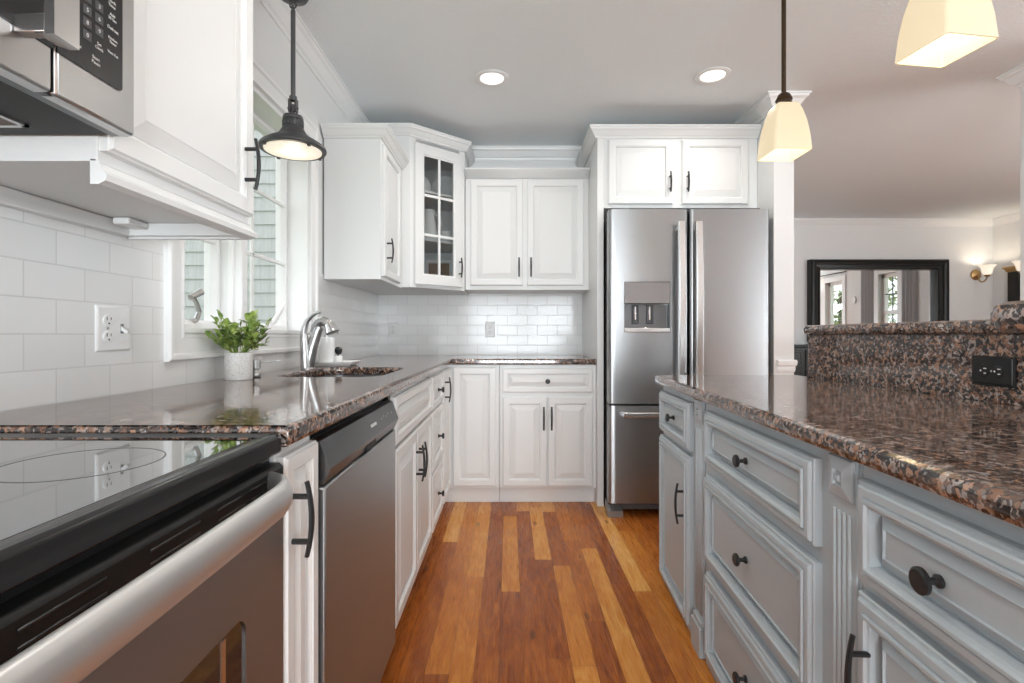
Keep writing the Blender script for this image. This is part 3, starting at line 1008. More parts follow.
# ------------------------------------------------------------------ refrigerator
t = thing('refrigerator', 'stainless French-door refrigerator with water dispenser and bottom freezer', 'refrigerator', (1.036, 3.05, 0))
FD = 2.985
b = MB(); b.box(.600, 1.492, 3.065, 3.80, .03, 1.780, .006); b.build('case', 'darkgrey', t)
LX0, LX1, RX0, RX1 = .582, 1.040, 1.050, 1.513
def fdoor(x0, x1, z0, z1, a=None, c=None, bow=.006, b=None):
    """door panel between x0 and x1, or only its slice from a to c"""
    b = b or MB()
    a = x0 if a is None else a
    c = x1 if c is None else c
    n = 24
    xs = sorted(set([x0 + (x1 - x0) * k / n for k in range(n + 1)] + [x0 + d for d in (.002, .006, .012)] + [x1 - d for d in (.002, .006, .012)] + [a, c]))
    pts = []
    for x in xs:
        if x < a - 1e-6 or x > c + 1e-6: continue
        u = (x - x0) / (x1 - x0)
        e = min(u, 1 - u) * (x1 - x0)
        pts.append((x, FD + bow * (2 * u - 1) ** 2 + .016 * (1 - math.sqrt(max(0, 1 - (1 - min(e / .016, 1)) ** 2)))))
    pts = [(a, 3.060)] + pts + [(c, 3.060)]
    b.loops([[(q[0], q[1], z0) for q in pts], [(q[0], q[1], z1) for q in pts]])
    return b
DX0, DX1, DZ0, DZ1 = .668, .935, 1.078, 1.372     # dispenser opening
b = fdoor(LX0, LX1, .664, 1.793, LX0, DX0)
fdoor(LX0, LX1, .664, 1.793, DX1, LX1, b=b); fdoor(LX0, LX1, .664, DZ0, DX0, DX1, b=b); fdoor(LX0, LX1, DZ1, 1.793, DX0, DX1, b=b)
b.box(DX0, DX1, 3.055, 3.06, DZ0, DZ1)
ld = b.build('door', 'steel', t, smooth=40, label='left fridge door with the water and ice dispenser', flat=False)
rd = fdoor(RX0, RX1, .664, 1.793, bow=.002).build('door', 'steel', t, smooth=40, label='plain right fridge door', flat=False)
fz = fdoor(LX0, RX1, .085, .652, bow=.006).build('freezer_drawer', 'steel', t, smooth=40, flat=False)
# dispenser
b = MB(); b.box(DX0, DX1, FD + .001, FD + .03, 1.245, DZ1, .003); dp = b.build('dispenser_panel', 'smoked_chrome', ld)
b = MB(); b.box(DX0 + .006, DX1 - .006, FD + .046, FD + .068, DZ0 + .03, 1.238); b.build('dispenser_recess', 'dw_dark', ld)
b = MB(); b.box(DX0, DX1, FD - .002, FD + .05, DZ0, DZ0 + .028, .004); b.build('drip_tray', 'steel2', ld)
for cx in (.742, .826):
    b = MB(); b.ring(cx - .021, cx + .021, 1.128, 1.240, [(0, 0), (0, .008), (.004, .012), (.008, .012), (.010, .007)], y=FD + .046); b.build('paddle', 'darkgrey', ld)
    b = MB(); b.box(cx - .008, cx + .004, FD + .030, FD + .040, 1.15, 1.232, .003); b.build('spout', 'chrome', ld)
# handles
def fhandle(parent, x, z0, z1):
    b = MB()
    pts = []
    n = 14
    for k in range(n + 1):
        u = k / n * 2 - 1
        pts.append((x, FD - .052 - .014 * (1 - u * u), (z0 + z1) / 2 + u * (z1 - z0) / 2))
    rows = []
    for k, p in enumerate(pts):
        hw, ht = .021, .010
        rows.append([(p[0] - hw, p[1] + ht, p[2]), (p[0] - hw, p[1] - ht * .3, p[2]), (p[0] - hw * .7, p[1] - ht, p[2]), (p[0] + hw * .7, p[1] - ht, p[2]), (p[0] + hw, p[1] - ht * .3, p[2]), (p[0] + hw, p[1] + ht, p[2])])
    b.loops(rows)
    for z in (z0 + .03, z1 - .03): b.box(x - .011, x + .011, FD - .050, FD + .002, z - .014, z + .014, .003)
    return b.build('door_handle', 'steel2', parent, smooth=40)
fhandle(ld, .986, .80, 1.710); fhandle(rd, 1.084, .80, 1.710)
b = MB()
b.box(.652, 1.445, FD - .058, FD - .036, .590, .622, .006)
for x in (.668, 1.407): b.box(x - .014, x + .014, FD - .05, FD + .002, .592, .620, .003)
b.build('freezer_handle', 'steel2', fz)
b = MB(); b.box(.585, 1.49, 3.035, 3.10, .035, .083, .004); b.build('base_grille', 'darkgrey', t)
for x0, x1 in ((.577, .665), (1.41, 1.498)):
    b = MB(); b.prism([(3.000, 0), (3.10, 0), (3.10, .08), (3.05, .08), (3.02, .045), (3.000, .035)], 'x', x0, x1); b.build('foot', 'steel_dw', t)
for x0, x1 in ((.60, .70), (1.37, 1.47)):
    b = MB(); b.box(x0, x1, 3.01, 3.12, 1.794, 1.806, .004); b.build('hinge_cover', 'darkgrey', t)
FRONT = Matrix.Rotation(R(90), 4, 'X')
lettering('logo', 'Whirlpool', .022, Matrix.Translation((1.348, FD + .0020, 1.698)) @ FRONT, 'lettering', rd, .0008)
b = MB()
b.tube([(1.348 + .030 * math.cos(a), FD + .0015, 1.694 + .012 * math.sin(a)) for a in [math.pi * 2 * k / 24 for k in range(20)]], .0009, 6)
b.build('logo_swoosh', 'lettering', rd)

# ------------------------------------------------------------------ range
t = thing('range', 'black and stainless electric range with a glass cooktop and curved oven handle', 'range', (-.66, .445, 0))
RY0, RY1 = .066, .830
b = MB(); b.box(-.955, -.385, RY0, RY1, .03, .872, .003); b.build('body', 'blackplastic', t)
# cooktop: black frame with a raised rounded rim and the glass inside it
co = rounded([(-.955, RY0), (-.362, RY0), (-.362, RY1), (-.955, RY1)], [.004, .014, .014, .004])
b = MB()
rows = []
def grow(poly, d):
    return inset(poly, d)
prof = [(.003, .8735), (0, .877), (0, .898), (.002, .9025), (.006, .9045), (.014, .9045), (.022, .9025), (.030, .9015)]
for d, h in prof: rows.append([(x, y, h) for x, y in grow(co, d)])
b.loops(rows, True, True, False)
ct = b.build('cooktop', 'rim_black', t, smooth=50)
gl_ = rounded([(-.955 + .031, RY0 + .031), (-.362 - .031, RY0 + .031), (-.362 - .031, RY1 - .031), (-.955 + .031, RY1 - .031)], [.02] * 4)
b = MB(); b.loops([[(x, y, .8985) for x, y in gl_], [(x, y, .9016) for x, y in gl_]]); b.build('glass_surface', 'blackglass', ct)
for (cx, cy, r) in ((-.80, .26, .082), (-.80, .64, .10), (-.53, .26, .105), (-.53, .64, .085)):
    b = MB(); b.lathe([(r, .9017), (r, .90185), (r + .002, .90185), (r + .002, .9017)], (cx, cy, 0), 'z', 48, False, False); b.build('burner_ring', 'darkgrey', ct)
# oven door with window
DXF = -.362
WY0, WY1, WZ0, WZ1 = .18, .709, .33, .677
b = MB()
dn = rounded([(RY0 + .002, .165), (RY1 - .002, .165), (RY1 - .002, .856), (RY0 + .002, .856)], [.004, .004, .004, .004])
wn_ = rounded([(WY0, WZ0), (WY1, WZ0), (WY1, WZ1), (WY0, WZ1)], [.025] * 4)
b.box(-.400, DXF - .006, RY0 + .002, RY1 - .002, .165, .80)
L1 = [b.v((DXF, y, z)) for y, z in [(RY0 + .004, .167), (RY1 - .004, .167), (RY1 - .004, .798), (RY0 + .004, .798)]]
L2 = [b.v((DXF, y, z)) for y, z in wn_]
L3 = [b.v((DXF - .005, y, z)) for y, z in wn_]
co2 = [[v.co.yz.to_3d() for v in L1], [v.co.yz.to_3d() for v in L2]]
fl = L1 + L2
for tri in tessellate_polygon(co2): b.face([fl[i] for i in tri])
for i in range(len(L2)):
    j = (i + 1) % len(L2); b.face([L2[i], L2[j], L3[j], L3[i]])
L0 = [b.v((DXF - .007, v.co.y, v.co.z)) for v in L1]
for i in range(4): b.face([L1[i], L1[(i + 1) % 4], L0[(i + 1) % 4], L0[i]])
od = b.build('oven_door', 'steel_dw', t, smooth=30)
b = MB(); b.loops([[(DXF - .0065, y, z) for y, z in wn_], [(DXF - .003, y, z) for y, z in wn_]]); b.build('oven_window', 'smoke', od)
b = MB(); b.box(DXF - .0032, DXF - .0020, .652, .662, WZ0 + .004, WZ1 - .006); b.build('window_strip', 'steel2', od)  # bright strip standing in for a reflection in the oven window
# black vented strip along the door top
b = MB(); b.box(-.400, DXF + .001, RY0 + .002, RY1 - .001, .800, .857, .006); vt = b.build('vent_strip', 'matte_black', od)
for yc in (.16, .30, .42, .56, .68, .745):
    for zz in (.8155, .829, .8425):
        b = MB(); b.tube([(DXF + .0005, yc - .042, zz), (DXF + .0005, yc + .042, zz)], .0018, 8); b.build('vent_slot', 'blackplastic', vt)
# handle: broad bowed bar
b = MB()
rows = []
n = 24
for k in range(n + 1):
    u = k / n * 2 - 1
    y = (RY0 + RY1) / 2 + u * (RY1 - RY0 - .105) / 2
    e = 1 - abs(u)
    x = DXF + .004 + .046 * min(1, (1 - max(0, 1 - e / .24) ** 2)) + .004 * (1 - u * u)
    hh = .023 - .004 * max(0, 1 - e / .10)
    row = []
    for i in range(12):
        a = 2 * math.pi * i / 12
        row.append((x + .012 * math.cos(a), y, (.836 + hh * math.sin(a))))
    rows.append(row)
b.loops(rows)
b.build('door_handle', 'satin', od, smooth=60)
b = MB(); b.box(-.400, DXF - .004, RY0 + .002, RY1 - .002, .035, .158, .004); b.build('storage_drawer', 'steel_dw', t)

# ------------------------------------------------------------------ dishwasher
t = thing('dishwasher', 'grey stainless dishwasher with a slanted control strip under the granite worktop', 'dishwasher', (-.66, 1.295, 0))
DY0, DY1 = .990, 1.604
b = MB(); b.box(-.955, -.390, .984, 1.610, .02, .872, .002); b.build('tub', 'blackplastic', t)
b = MB(); b.box(-.389, -.353, DY0, DY1, .105, .768, .004); dr = b.build('door', 'steel_dw', t)
b = MB(); b.prism([(-.389, .858), (-.375, .860), (-.364, .856), (-.344, .803), (-.346, .796), (-.358, .772), (-.389, .770)], 'y', DY0, DY1)
cp = b.build('control_strip', 'dw_dark', dr, smooth=20)
b = MB(); b.box(-.358, -.348, 1.262, 1.352, .775, .793, .002); b.build('pocket_handle', 'slot', cp)
ang = math.atan2(.020, .053)
def dwm(y, f):
    p = Vector((-.364, 0, .856)).lerp(Vector((-.344, 0, .803)), f)
    return Matrix.Translation((p.x + .0004, y, p.z)) @ Matrix.Rotation(R(90), 4, 'Z') @ Matrix.Rotation(R(90) - ang, 4, 'X')
lettering('logo', 'FRIGIDAIRE', .011, dwm(1.345, .55), 'lettering', cp, .0003)
for k, y in enumerate((1.430, 1.455, 1.480, 1.505, 1.545)):
    b = MB()
    p = dwm(y, .45 if k % 2 else .52)
    for q in ((-.003, .003, -.0012, .0012), (-.001, .001, .003, .005)):
        vs_ = [b.v(p @ Vector((x, yy, .0003))) for x, yy in ((q[0], q[2]), (q[1], q[2]), (q[1], q[3]), (q[0], q[3]))]
        b.face(vs_)
    b.build('indicator_mark', 'lettering', cp, smooth=0)
b = MB(); b.box(-.44, -.425, .986, 1.608, .0, .100, .001); b.build('toe_kick', 'blackplastic', t)

# ------------------------------------------------------------------ over-the-range microwave
t = thing('microwave', 'stainless over-the-range microwave with a black keypad, cropped by the photo corner', 'microwave', (-.78, .445, 1.379))
MX = -.602
b = MB(); b.box(-.970, -.628, RY0, RY1, 1.392, 1.80, .003); b.build('case', 'darkgrey', t)
b = MB(); b.box(-.970, -.640, RY0 + .004, RY1 - .004, 1.381, 1.393, .002); un = b.build('underside', 'matte_black', t)
b = MB(); b.prism([(-.640, 1.3805), (-.612, 1.3795), (-.612, 1.392), (-.640, 1.393)], 'y', RY0 + .002, RY1 - .002); b.build('front_lip', 'blackplastic', un)
for y0, y1 in ((.10, .38), (.46, .780)):
    b = MB(); b.box(-.93, -.742, y0, y1, 1.3785, 1.3815, .001); f = b.build('grease_filter', 'filter', un)
    b = MB(); 
    for q in ((-.938, -.93, y0 - .008, y1 + .008), (-.742, -.734, y0 - .008, y1 + .008), (-.938, -.734, y0 - .008, y0), (-.938, -.734, y1, y1 + .008)): b.box(q[0], q[1], q[2], q[3], 1.378, 1.382)
    b.build('filter_rim', 'nickel', f)
b = MB(); b.box(-.69, -.66, .28, .36, 1.379, 1.382, .001); b.build('task_light', 'plate_white', un)
# door: stainless frame with black window
b = MB(); b.box(-.628, MX, RY0, .680, 1.3795, 1.80, .004); md = b.build('door', 'steel_mw', t)
b = MB(); b.box(MX - .001, MX + .0015, RY0 + .03, .680, 1.437, 1.77, .0008); b.build('door_window', 'key_panel', md)
b = MB()
b.prism([(.614, MX + .060), (.650, MX + .060), (.650, MX + .048), (.640, MX + .040), (.622, MX + .040), (.614, MX + .048)], 'z', 1.420, 1.79)
mh_me = None
# prism in z takes (u, w) = (x, y); swap to put u along y
for v in b.bm.verts: v.co.x, v.co.y = v.co.y, v.co.x
b.box(MX, MX + .042, .624, .640, 1.428, 1.452, .002); b.box(MX, MX + .042, .624, .640, 1.75, 1.78, .002)
b.build('door_handle', 'steel2', md)
# control panel
b = MB(); b.box(-.628, MX, .6845, RY1, 1.3795, 1.80, .004); cpn = b.build('control_panel', 'steel_mw', t)
kp = rounded([(.6845, 1.437), (.800, 1.437), (.800, 1.77), (.6845, 1.77)], [.0, .008, .008, 0])
b = MB(); b.loops([[(MX - .001, y, z) for y, z in kp], [(MX + .0018, y, z) for y, z in kp]]); key = b.build('keypad', 'key_panel', cpn)
SIDE = Matrix.Rotation(R(90), 4, 'Z') @ Matrix.Rotation(R(90), 4, 'X')
rowz = [1.541, 1.523, 1.505, 1.487]
for r_, row in enumerate((('1', '2', '3'), ('4', '5', '6'), ('7', '8', '9'), ('', '0', ''))):
    for c_, ch in enumerate(row):
        if not ch: continue
        y = .7115 + .0213 * c_
        b = MB(); b.box(MX + .0018, MX + .0024, y - .0072, y + .0072, rowz[r_] - .0066, rowz[r_] + .0066, .0002); kb = b.build('key', 'darkgrey', key)
        lettering('key_number', ch, .0082, Matrix.Translation((MX + .0026, y, rowz[r_])) @ SIDE, 'lettering', kb, .0002)
for txt, y, z, s in (('Set\nClock', .754, 1.483, .0062), ('Start\nPause', .748, 1.459, .0068), ('Cancel\nOff', .7155, 1.4615, .0050), ('Cook\nTime', .778, 1.561, .0068), ('Add\n30 Sec', .779, 1.541, .0062),
                     ('Defrost', .780, 1.523, .0068), ('Kitchen\nTimer', .780, 1.505, .0058), ('Vent Fan', .780, 1.486, .0058), ('Popcorn', .780, 1.580, .0060), ('Potato', .780, 1.598, .0060)):
    lettering('key_word', txt, s, Matrix.Translation((MX + .0022, y, z)) @ SIDE, 'lettering', key, .0002)

# ------------------------------------------------------------------ faucet
t = thing('faucet', 'brushed nickel single-lever kitchen faucet behind the sink', 'faucet', (-.876, 2.24, .914))
b = MB()
b.lathe([(.030, .9145), (.030, .920), (.026, .924), (.0245, .928)], (-.874, 2.24, 0), 'z', 24, True, True)
b.tube([(-.874, 2.24, .918), (-.868, 2.24, .960), (-.856, 2.24, 1.010), (-.842, 2.24, 1.055), (-.832, 2.24, 1.085), (-.824, 2.24, 1.098)], [.0275, .0260, .0235, .0215, .0205, .018], 20)
b.build('body', 'nickel', t, smooth=50)
b = MB()
b.tube([(-.848, 2.24, 1.072), (-.842, 2.24, 1.098), (-.828, 2.24, 1.117), (-.809, 2.24, 1.124), (-.791, 2.24, 1.117), (-.780, 2.24, 1.102)], [.016, .0195, .021, .0215, .0215, .022], 20)
sp = b.build('spout', 'nickel', t, smooth=50)
b = MB()
b.tube([(-.786, 2.24, 1.112), (-.779, 2.24, 1.100), (-.771, 2.24, 1.081), (-.769, 2.24, 1.075)], [.0215, .0240, .031, .0325], 24)
b.build('spray_head', 'chrome', sp, smooth=50)
b = MB(); b.tube([(-.7688, 2.24, 1.0745), (-.7672, 2.24, 1.0705)], [.029, .027], 24); b.build('spray_face', 'darkgrey', sp)
b = MB()
b.tube([(-.878, 2.225, .920), (-.880, 2.222, .98), (-.884, 2.22, 1.045), (-.883, 2.218, 1.068)], [.022, .020, .0175, .0160], 16)
b.tube([(-.886, 2.218, 1.060), (-.881, 2.216, 1.092), (-.870, 2.214, 1.122), (-.848, 2.212, 1.145), (-.824, 2.210, 1.158), (-.808, 2.21, 1.160)], [.0150, .0135, .0115, .0095, .0075, .0055], 14)
b.build('lever', 'nickel', t, smooth=50)

# soap tray
t = thing('tray', 'white ceramic tray behind the sink holding the soap dispenser', 'tray', (-.832, 2.475, .914))
b = MB()
o_ = rounded([(-.925, 2.405), (-.735, 2.405), (-.735, 2.565), (-.925, 2.565)], [.012] * 4)
b.loops([[(x, y, z) for x, y in inset(o_, d)] for d, z in ((.020, .9145), (.016, .918), (.002, .930), (0, .936), (.004, .936), (.010, .928))])
b.build('dish', 'ceramic', t, smooth=45)
t = thing('soap_dispenser', 'white ceramic soap dispenser standing on the white tray behind the faucet', 'soap dispenser', (-.873, 2.465, .929))
b = MB(); b.lathe([(.0, .9285), (.031, .9285), (.0335, .932), (.0400, 1.046), (.0395, 1.051), (.034, 1.053), (.012, 1.054)], (-.873, 2.465, 0), 'z', 28); b.build('bottle', 'ceramic', t, smooth=40)
b = MB(); b.lathe([(.012, 1.053), (.012, 1.062), (.005, 1.064), (.005, 1.076), (.010, 1.076), (.010, 1.084), (0, 1.085)], (-.873, 2.465, 0), 'z', 16); b.tube([(-.869, 2.465, 1.080), (-.826, 2.465, 1.078), (-.817, 2.465, 1.070)], .004, 8); b.build('pump', 'nickel', t)
t = thing('sponge_cup', 'small white cup on the tray beside the soap dispenser', 'cup', (-.841, 2.528, .929))
b = MB(); b.lathe([(0, .9285), (.021, .9285), (.023, .932), (.025, .962), (.0235, .962), (.0215, .934), (0, .933)], (-.841, 2.528, 0), 'z', 24); b.build('cup_body', 'ceramic', t)
t = thing('dish_brush', 'black-headed dish brush standing in the small white cup', 'brush', (-.842, 2.528, .934))
b = MB(); b.tube([(-.842, 2.526, .934), (-.838, 2.531, .972)], .005, 8); b.build('brush_handle', 'blackplastic', t)
b = MB(); b.lathe([(0, .966), (.012, .969), (.018, .980), (.018, .994), (.010, 1.004), (0, 1.006)], (-.838, 2.531, 0), 'z', 18); b.build('brush_head', 'blackplastic', t)

# double-ended measuring cup
t = thing('measuring_cup', 'small steel double-ended measuring cup with a thin wire handle behind the potted plant', 'measuring cup', (-.886, 1.80, .914))
b = MB(); b.lathe([(0, .9145), (.016, .9145), (.0175, .916), (.0165, .930), (.0095, .938), (.0095, .941), (.0175, .946), (.0180, .975), (.0170, .975), (.0165, .948), (0, .946)], (-.886, 1.80, 0), 'z', 24); b.build('cup_body', 'nickel', t, smooth=50)
b = MB(); b.tube([(-.869, 1.80, .966), (-.845, 1.80, .966), (-.815, 1.80, .971), (-.800, 1.80, .972)], .0017, 8); b.build('wire_handle', 'chrome', t)

# potted plant
t = thing('potted_plant', 'small green leafy plant in a speckled white round pot by the sink', 'plant', (-.895, 1.70, .914))
PX, PY = -.892, 1.700
b = MB(); b.lathe([(.037, .9145), (.0395, .9145), (.0415, .918), (.0425, 1.000), (.0415, 1.004), (.0390, 1.003), (.038, .992), (0, .990)], (PX, PY, 0), 'z', 36); pot = b.build('pot', 'stoneware', t, smooth=40)
b = MB(); b.lathe([(.038, .9935), (.03, .998), (0, 1.0)], (PX, PY, 0), 'z', 20, False, False); b.build('soil', 'leaf_soil', pot)
def leaf(b, p, d, up, L, W):
    d = d.normalized(); s_ = d.cross(up)
    if s_.length < 1e-4: s_ = d.orthogonal()
    s_.normalize(); n = s_.cross(d)
    prev = None
    prof = ((0, .10, 0), (.22, .62, .02), (.5, .98, .03), (.78, .86, .0), (.94, .45, -.04), (1.0, .05, -.06))
    rows = []
    for u, w, h in prof:
        c = p + d * (L * u) + n * (h * L)
        rows.append([c + s_ * (W * w) + n * (W * .30 * w), c, c - s_ * (W * w) + n * (W * .30 * w)])
    V = [[b.v(q) for q in r] for r in rows]
    for r0, r1 in zip(V, V[1:]):
        for i in (0, 1): b.face([r0[i], r0[i + 1], r1[i + 1], r1[i]])
rnd = random.Random(11)
bl, bs = MB(), MB()
for k in range(40):
    a = rnd.uniform(0, 2 * math.pi); tilt = rnd.uniform(.05, 1.0) ** .7 * 1.15
    H = rnd.uniform(.080, .140) * (1.10 - .22 * tilt)
    base = Vector((PX + .018 * math.cos(a), PY + .018 * math.sin(a), .998))
    dirv = Vector((math.sin(tilt) * math.cos(a) * .95, math.sin(tilt) * math.sin(a), math.cos(tilt)))
    tip = base + dirv * H
    tip.x = max(tip.x, -.935); 
    bs.tube([base, base.lerp(tip, .5) + Vector((0, 0, .008)), tip], [.0016, .0014, .001], 5)
    nl = rnd.randint(9, 12)
    for j in range(nl):
        u = .30 + .70 * j / (nl - 1)
        p = base.lerp(tip, u)
        aa = j * 2.4 + a
        out_ = Vector((math.cos(aa), math.sin(aa), rnd.uniform(.15, .9)))
        if j >= nl - 2: out_ = dirv + Vector((rnd.uniform(-.4, .4), rnd.uniform(-.4, .4), .3))
        L = rnd.uniform(.021, .030)
        e = p + out_.normalized() * L
        if e.x < -.948: out_.x = abs(out_.x) * .4
        leaf(bl, p, out_, Vector((0, 0, 1)), L, L * .34)
bl.build('foliage', 'leaf', t, smooth=60); bs.build('stem', 'leaf', t)

# ------------------------------------------------------------------ pendants
t = thing('pendant_light', 'dark pewter dome pendant with a prismatic lens hanging over the sink', 'pendant', (-.809, 1.93, CZ))
cx, cy = -.809, 1.93
b = MB(); b.lathe([(0, CZ - .001), (.062, CZ - .001), (.064, CZ - .008), (.060, CZ - .110), (.050, CZ - .130), (.016, CZ - .142), (.010, CZ - .146), (0, CZ - .148)], (cx, cy, 0), 'z', 28); b.build('canopy', 'pewter', t, smooth=40)
b = MB()
def loop_ring(b, c, r, rr, ax):
    n = 16
    rows = []
    for k in range(n + 1):
        a = 2 * math.pi * k / n
        d = Vector((math.cos(a), 0, math.sin(a))) if ax == 'y' else Vector((0, math.cos(a), math.sin(a)))
        m = Vector(c) + d * r
        nrm = Vector((0, 1, 0)) if ax == 'y' else Vector((1, 0, 0))
        rows.append([tuple(m + (d * math.cos(q) + nrm * math.sin(q)) * rr) for q in [2 * math.pi * i / 8 for i in range(8)]])
    b.loops(rows, True, False, False)
loop_ring(b, (cx, cy, CZ - .157), .012, .003, 'y'); loop_ring(b, (cx, cy, CZ - .174), .011, .003, 'x')
b.tube([(cx, cy, CZ - .178), (cx, cy, 1.9400)], .0085, 12)
b.build('stem', 'pewter', t, smooth=50)
b = MB()
b.tube([(cx, cy, 1.9550), (cx, cy, 1.9400)], .014, 14)
for s in (-1, 1): b.box(cx + s * .012 - .004, cx + s * .012 + .004, cy - .010, cy + .010, 1.8950, 1.9450, .002)
b.tube([(cx - .019, cy, 1.9110), (cx + .019, cy, 1.9110)], .006, 10); b.tube([(cx, cy, 1.9250), (cx, cy, 1.8850)], .007, 10)
b.build('swivel', 'pewter', t)
b = MB()
b.lathe([(0, 1.8900), (.018, 1.8890), (.034, 1.8810), (.037, 1.8730), (.037, 1.8670), (.034, 1.8640), (.034, 1.8390), (.038, 1.8350), (.042, 1.8270), (.050, 1.8130), (.064, 1.8010), (.087, 1.7890), (.111, 1.7730), (.118, 1.7650),
         (.1195, 1.7570), (.116, 1.7520), (.104, 1.7520), (.101, 1.7550), (.101, 1.7650), (.04, 1.8050), (0, 1.8050)], (cx, cy, 0), 'z', 48)
sh = b.build('shade', 'pewter', t, smooth=40)
b = MB()
for k in range(16):
    a = 2 * math.pi * k / 16
    b.tube([(cx + .0345 * math.cos(a), cy + .0345 * math.sin(a), 1.8630), (cx + .0345 * math.cos(a), cy + .0345 * math.sin(a), 1.8400)], .0035, 6)
b.build('collar_rib', 'pewter', sh)
b = MB(); b.lathe([(.102, 1.7570), (.101, 1.7500), (.08, 1.7450), (0, 1.7420)], (cx, cy, 0), 'z', 40, True, False); b.build('lens', 'prism', t, smooth=60)
for k in range(4):
    a = math.pi / 2 * k + .9
    b = MB(); b.box(cx + .109 * math.cos(a) - .006, cx + .109 * math.cos(a) + .006, cy + .109 * math.sin(a) - .006, cy + .109 * math.sin(a) + .006, 1.7450, 1.7600, .002); b.build('lens_clip', 'pewter', sh)
def bulb(loc, watt, col=(1, .85, .65), r=.03):
    d = bpy.data.lights.new('bulb', 'POINT'); d.energy = watt; d.color = col; d.shadow_soft_size = r
    o = bpy.data.objects.new('bulb', d); COL.objects.link(o); o.location = loc
    return o
bulb((cx, cy, 1.715), .2)

def bar_pendant(x, y, zb, label, rz):
    t = thing('pendant_light', label, 'pendant', (x, y, CZ), rz)
    b = MB(); b.lathe([(0, -.001), (.060, -.001), (.060, -.010), (.030, -.022), (.008, -.028), (0, -.028)], (0, 0, 0), 'z', 24); b.build('canopy', 'bronze', t, local=True)
    zt = zb - CZ
    b = MB(); b.tube([(0, 0, -.024), (0, 0, zt + .225)], .0085, 12); b.build('stem', 'bronze', t, local=True)
    b = MB(); b.lathe([(0, zt + .244), (.010, zt + .243), (.022, zt + .234), (.030, zt + .218), (.031, zt + .213), (.027, zt + .210), (.027, zt + .203), (.030, zt + .200), (.030, zt + .192), (0, zt + .190)], (0, 0, 0), 'z', 24); b.build('socket', 'bronze', t, local=True)
    def rsq(h, r, z):
        return [(p[0], p[1], z) for p in rounded([(-h, -h), (h, -h), (h, h), (-h, h)], [r] * 4, 4)]
    P = [(.030, .008, .194), (.040, .009, .189), (.050, .009, .160), (.0605, .009, .115), (.068, .009, .060), (.0725, .009, 0.0)]
    rows = [rsq(h, r, zt + z) for h, r, z in P] + [rsq(.0685, .007, zt + .0)] + [rsq(h - .004, r * .8, zt + z) for h, r, z in P[::-1][1:]]
    b = MB(); b.loops(rows, True, False, False)
    b.build('shade', 'shade', t, local=True, smooth=40)
    bulb((x, y, zb + .10), 1.8, (1, .84, .6), .025)
bar_pendant(1.067, 2.00, 1.760, 'square amber glass pendant hanging over the island, nearer the fridge', 0.0)
bar_pendant(1.082, 1.28, 1.766, 'square amber glass pendant cropped by the top right corner of the photo', R(8))

# recessed ceiling lights
def can(x, y, label, watt):
    t = thing('recessed_light', label, 'ceiling light', (x, y, CZ))
    b = MB(); b.lathe([(.062, -.001), (.092, -.001), (.092, -.004), (.080, -.008), (.066, -.006), (.060, .0)], (0, 0, 0), 'z', 36, False, False); b.build('trim_ring', 'trim', t, local=True)
    b = MB(); b.lathe([(0, -.0015), (.0645, -.0015), (.0645, -.003), (0, -.003)], (0, 0, 0), 'z', 32); b.build('lens', 'lens', t, local=True)
    d = bpy.data.lights.new('downlight', 'AREA'); d.shape = 'DISK'; d.size = .12; d.energy = watt; d.color = (1, .95, .88); d.spread = R(150)
    o = bpy.data.objects.new('downlight', d); COL.objects.link(o); o.location = (x, y, CZ - .012)
CANW = 3.5
can(-.092, 2.79, 'left recessed ceiling light above the back cabinets', CANW)
can(1.092, 2.76, 'right recessed ceiling light in front of the fridge', CANW)
for x, y in ((-.09, 1.2), (-.09, -.4), (1.9, -.9), (.3, -1.9)):  # further downlights added out of view, without fixtures, to brighten the room
    d = bpy.data.lights.new('downlight', 'AREA'); d.shape = 'DISK'; d.size = .12; d.energy = CANW; d.color = (1, .95, .88); d.spread = R(150)
    o = bpy.data.objects.new('downlight', d); COL.objects.link(o); o.location = (x, y, CZ - .012)

# ------------------------------------------------------------------ dishes behind the glass door
t = thing('canister', 'white round-shouldered jar on the top shelf behind the glass door', 'jar', (-.60, 3.52, 1.998))
b = MB(); b.lathe([(0, 1.999), (.060, 1.999), (.066, 2.01), (.068, 2.08), (.060, 2.115), (.045, 2.125), (.045, 2.135), (0, 2.137)], (-.60, 3.52, 0), 'z', 28); b.build('jar_body', 'ceramic', t, smooth=50)
t = thing('pitcher', 'tall white pitcher on the middle shelf behind the glass door', 'pitcher', (-.555, 3.53, 1.688))
px, py = -.555, 3.53
b = MB(); b.lathe([(0, 1.689), (.055, 1.689), (.062, 1.70), (.066, 1.75), (.055, 1.83), (.044, 1.88), (.050, 1.915), (.048, 1.915), (.040, 1.88), (0, 1.87)], (px, py, 0), 'z', 28); b.build('pitcher_body', 'ceramic', t, smooth=50)
b = MB(); b.tube([(px + .045, py - .005, 1.885), (px + .085, py - .01, 1.875), (px + .095, py - .01, 1.82), (px + .062, py - .006, 1.755)], .007, 8); b.build('pitcher_handle', 'ceramic', t)
t = thing('serving_plate', 'white plate standing upright on the top shelf behind the glass door', 'plate', (-.46, 3.68, 1.998))
b = MB(); b.lathe([(0, .0), (.07, .0), (.10, -.012), (.101, -.009), (.07, .005), (0, .005)], (-.46, 3.70, 2.10), 'y', 32); b.build('plate_body', 'ceramic', t, smooth=50)
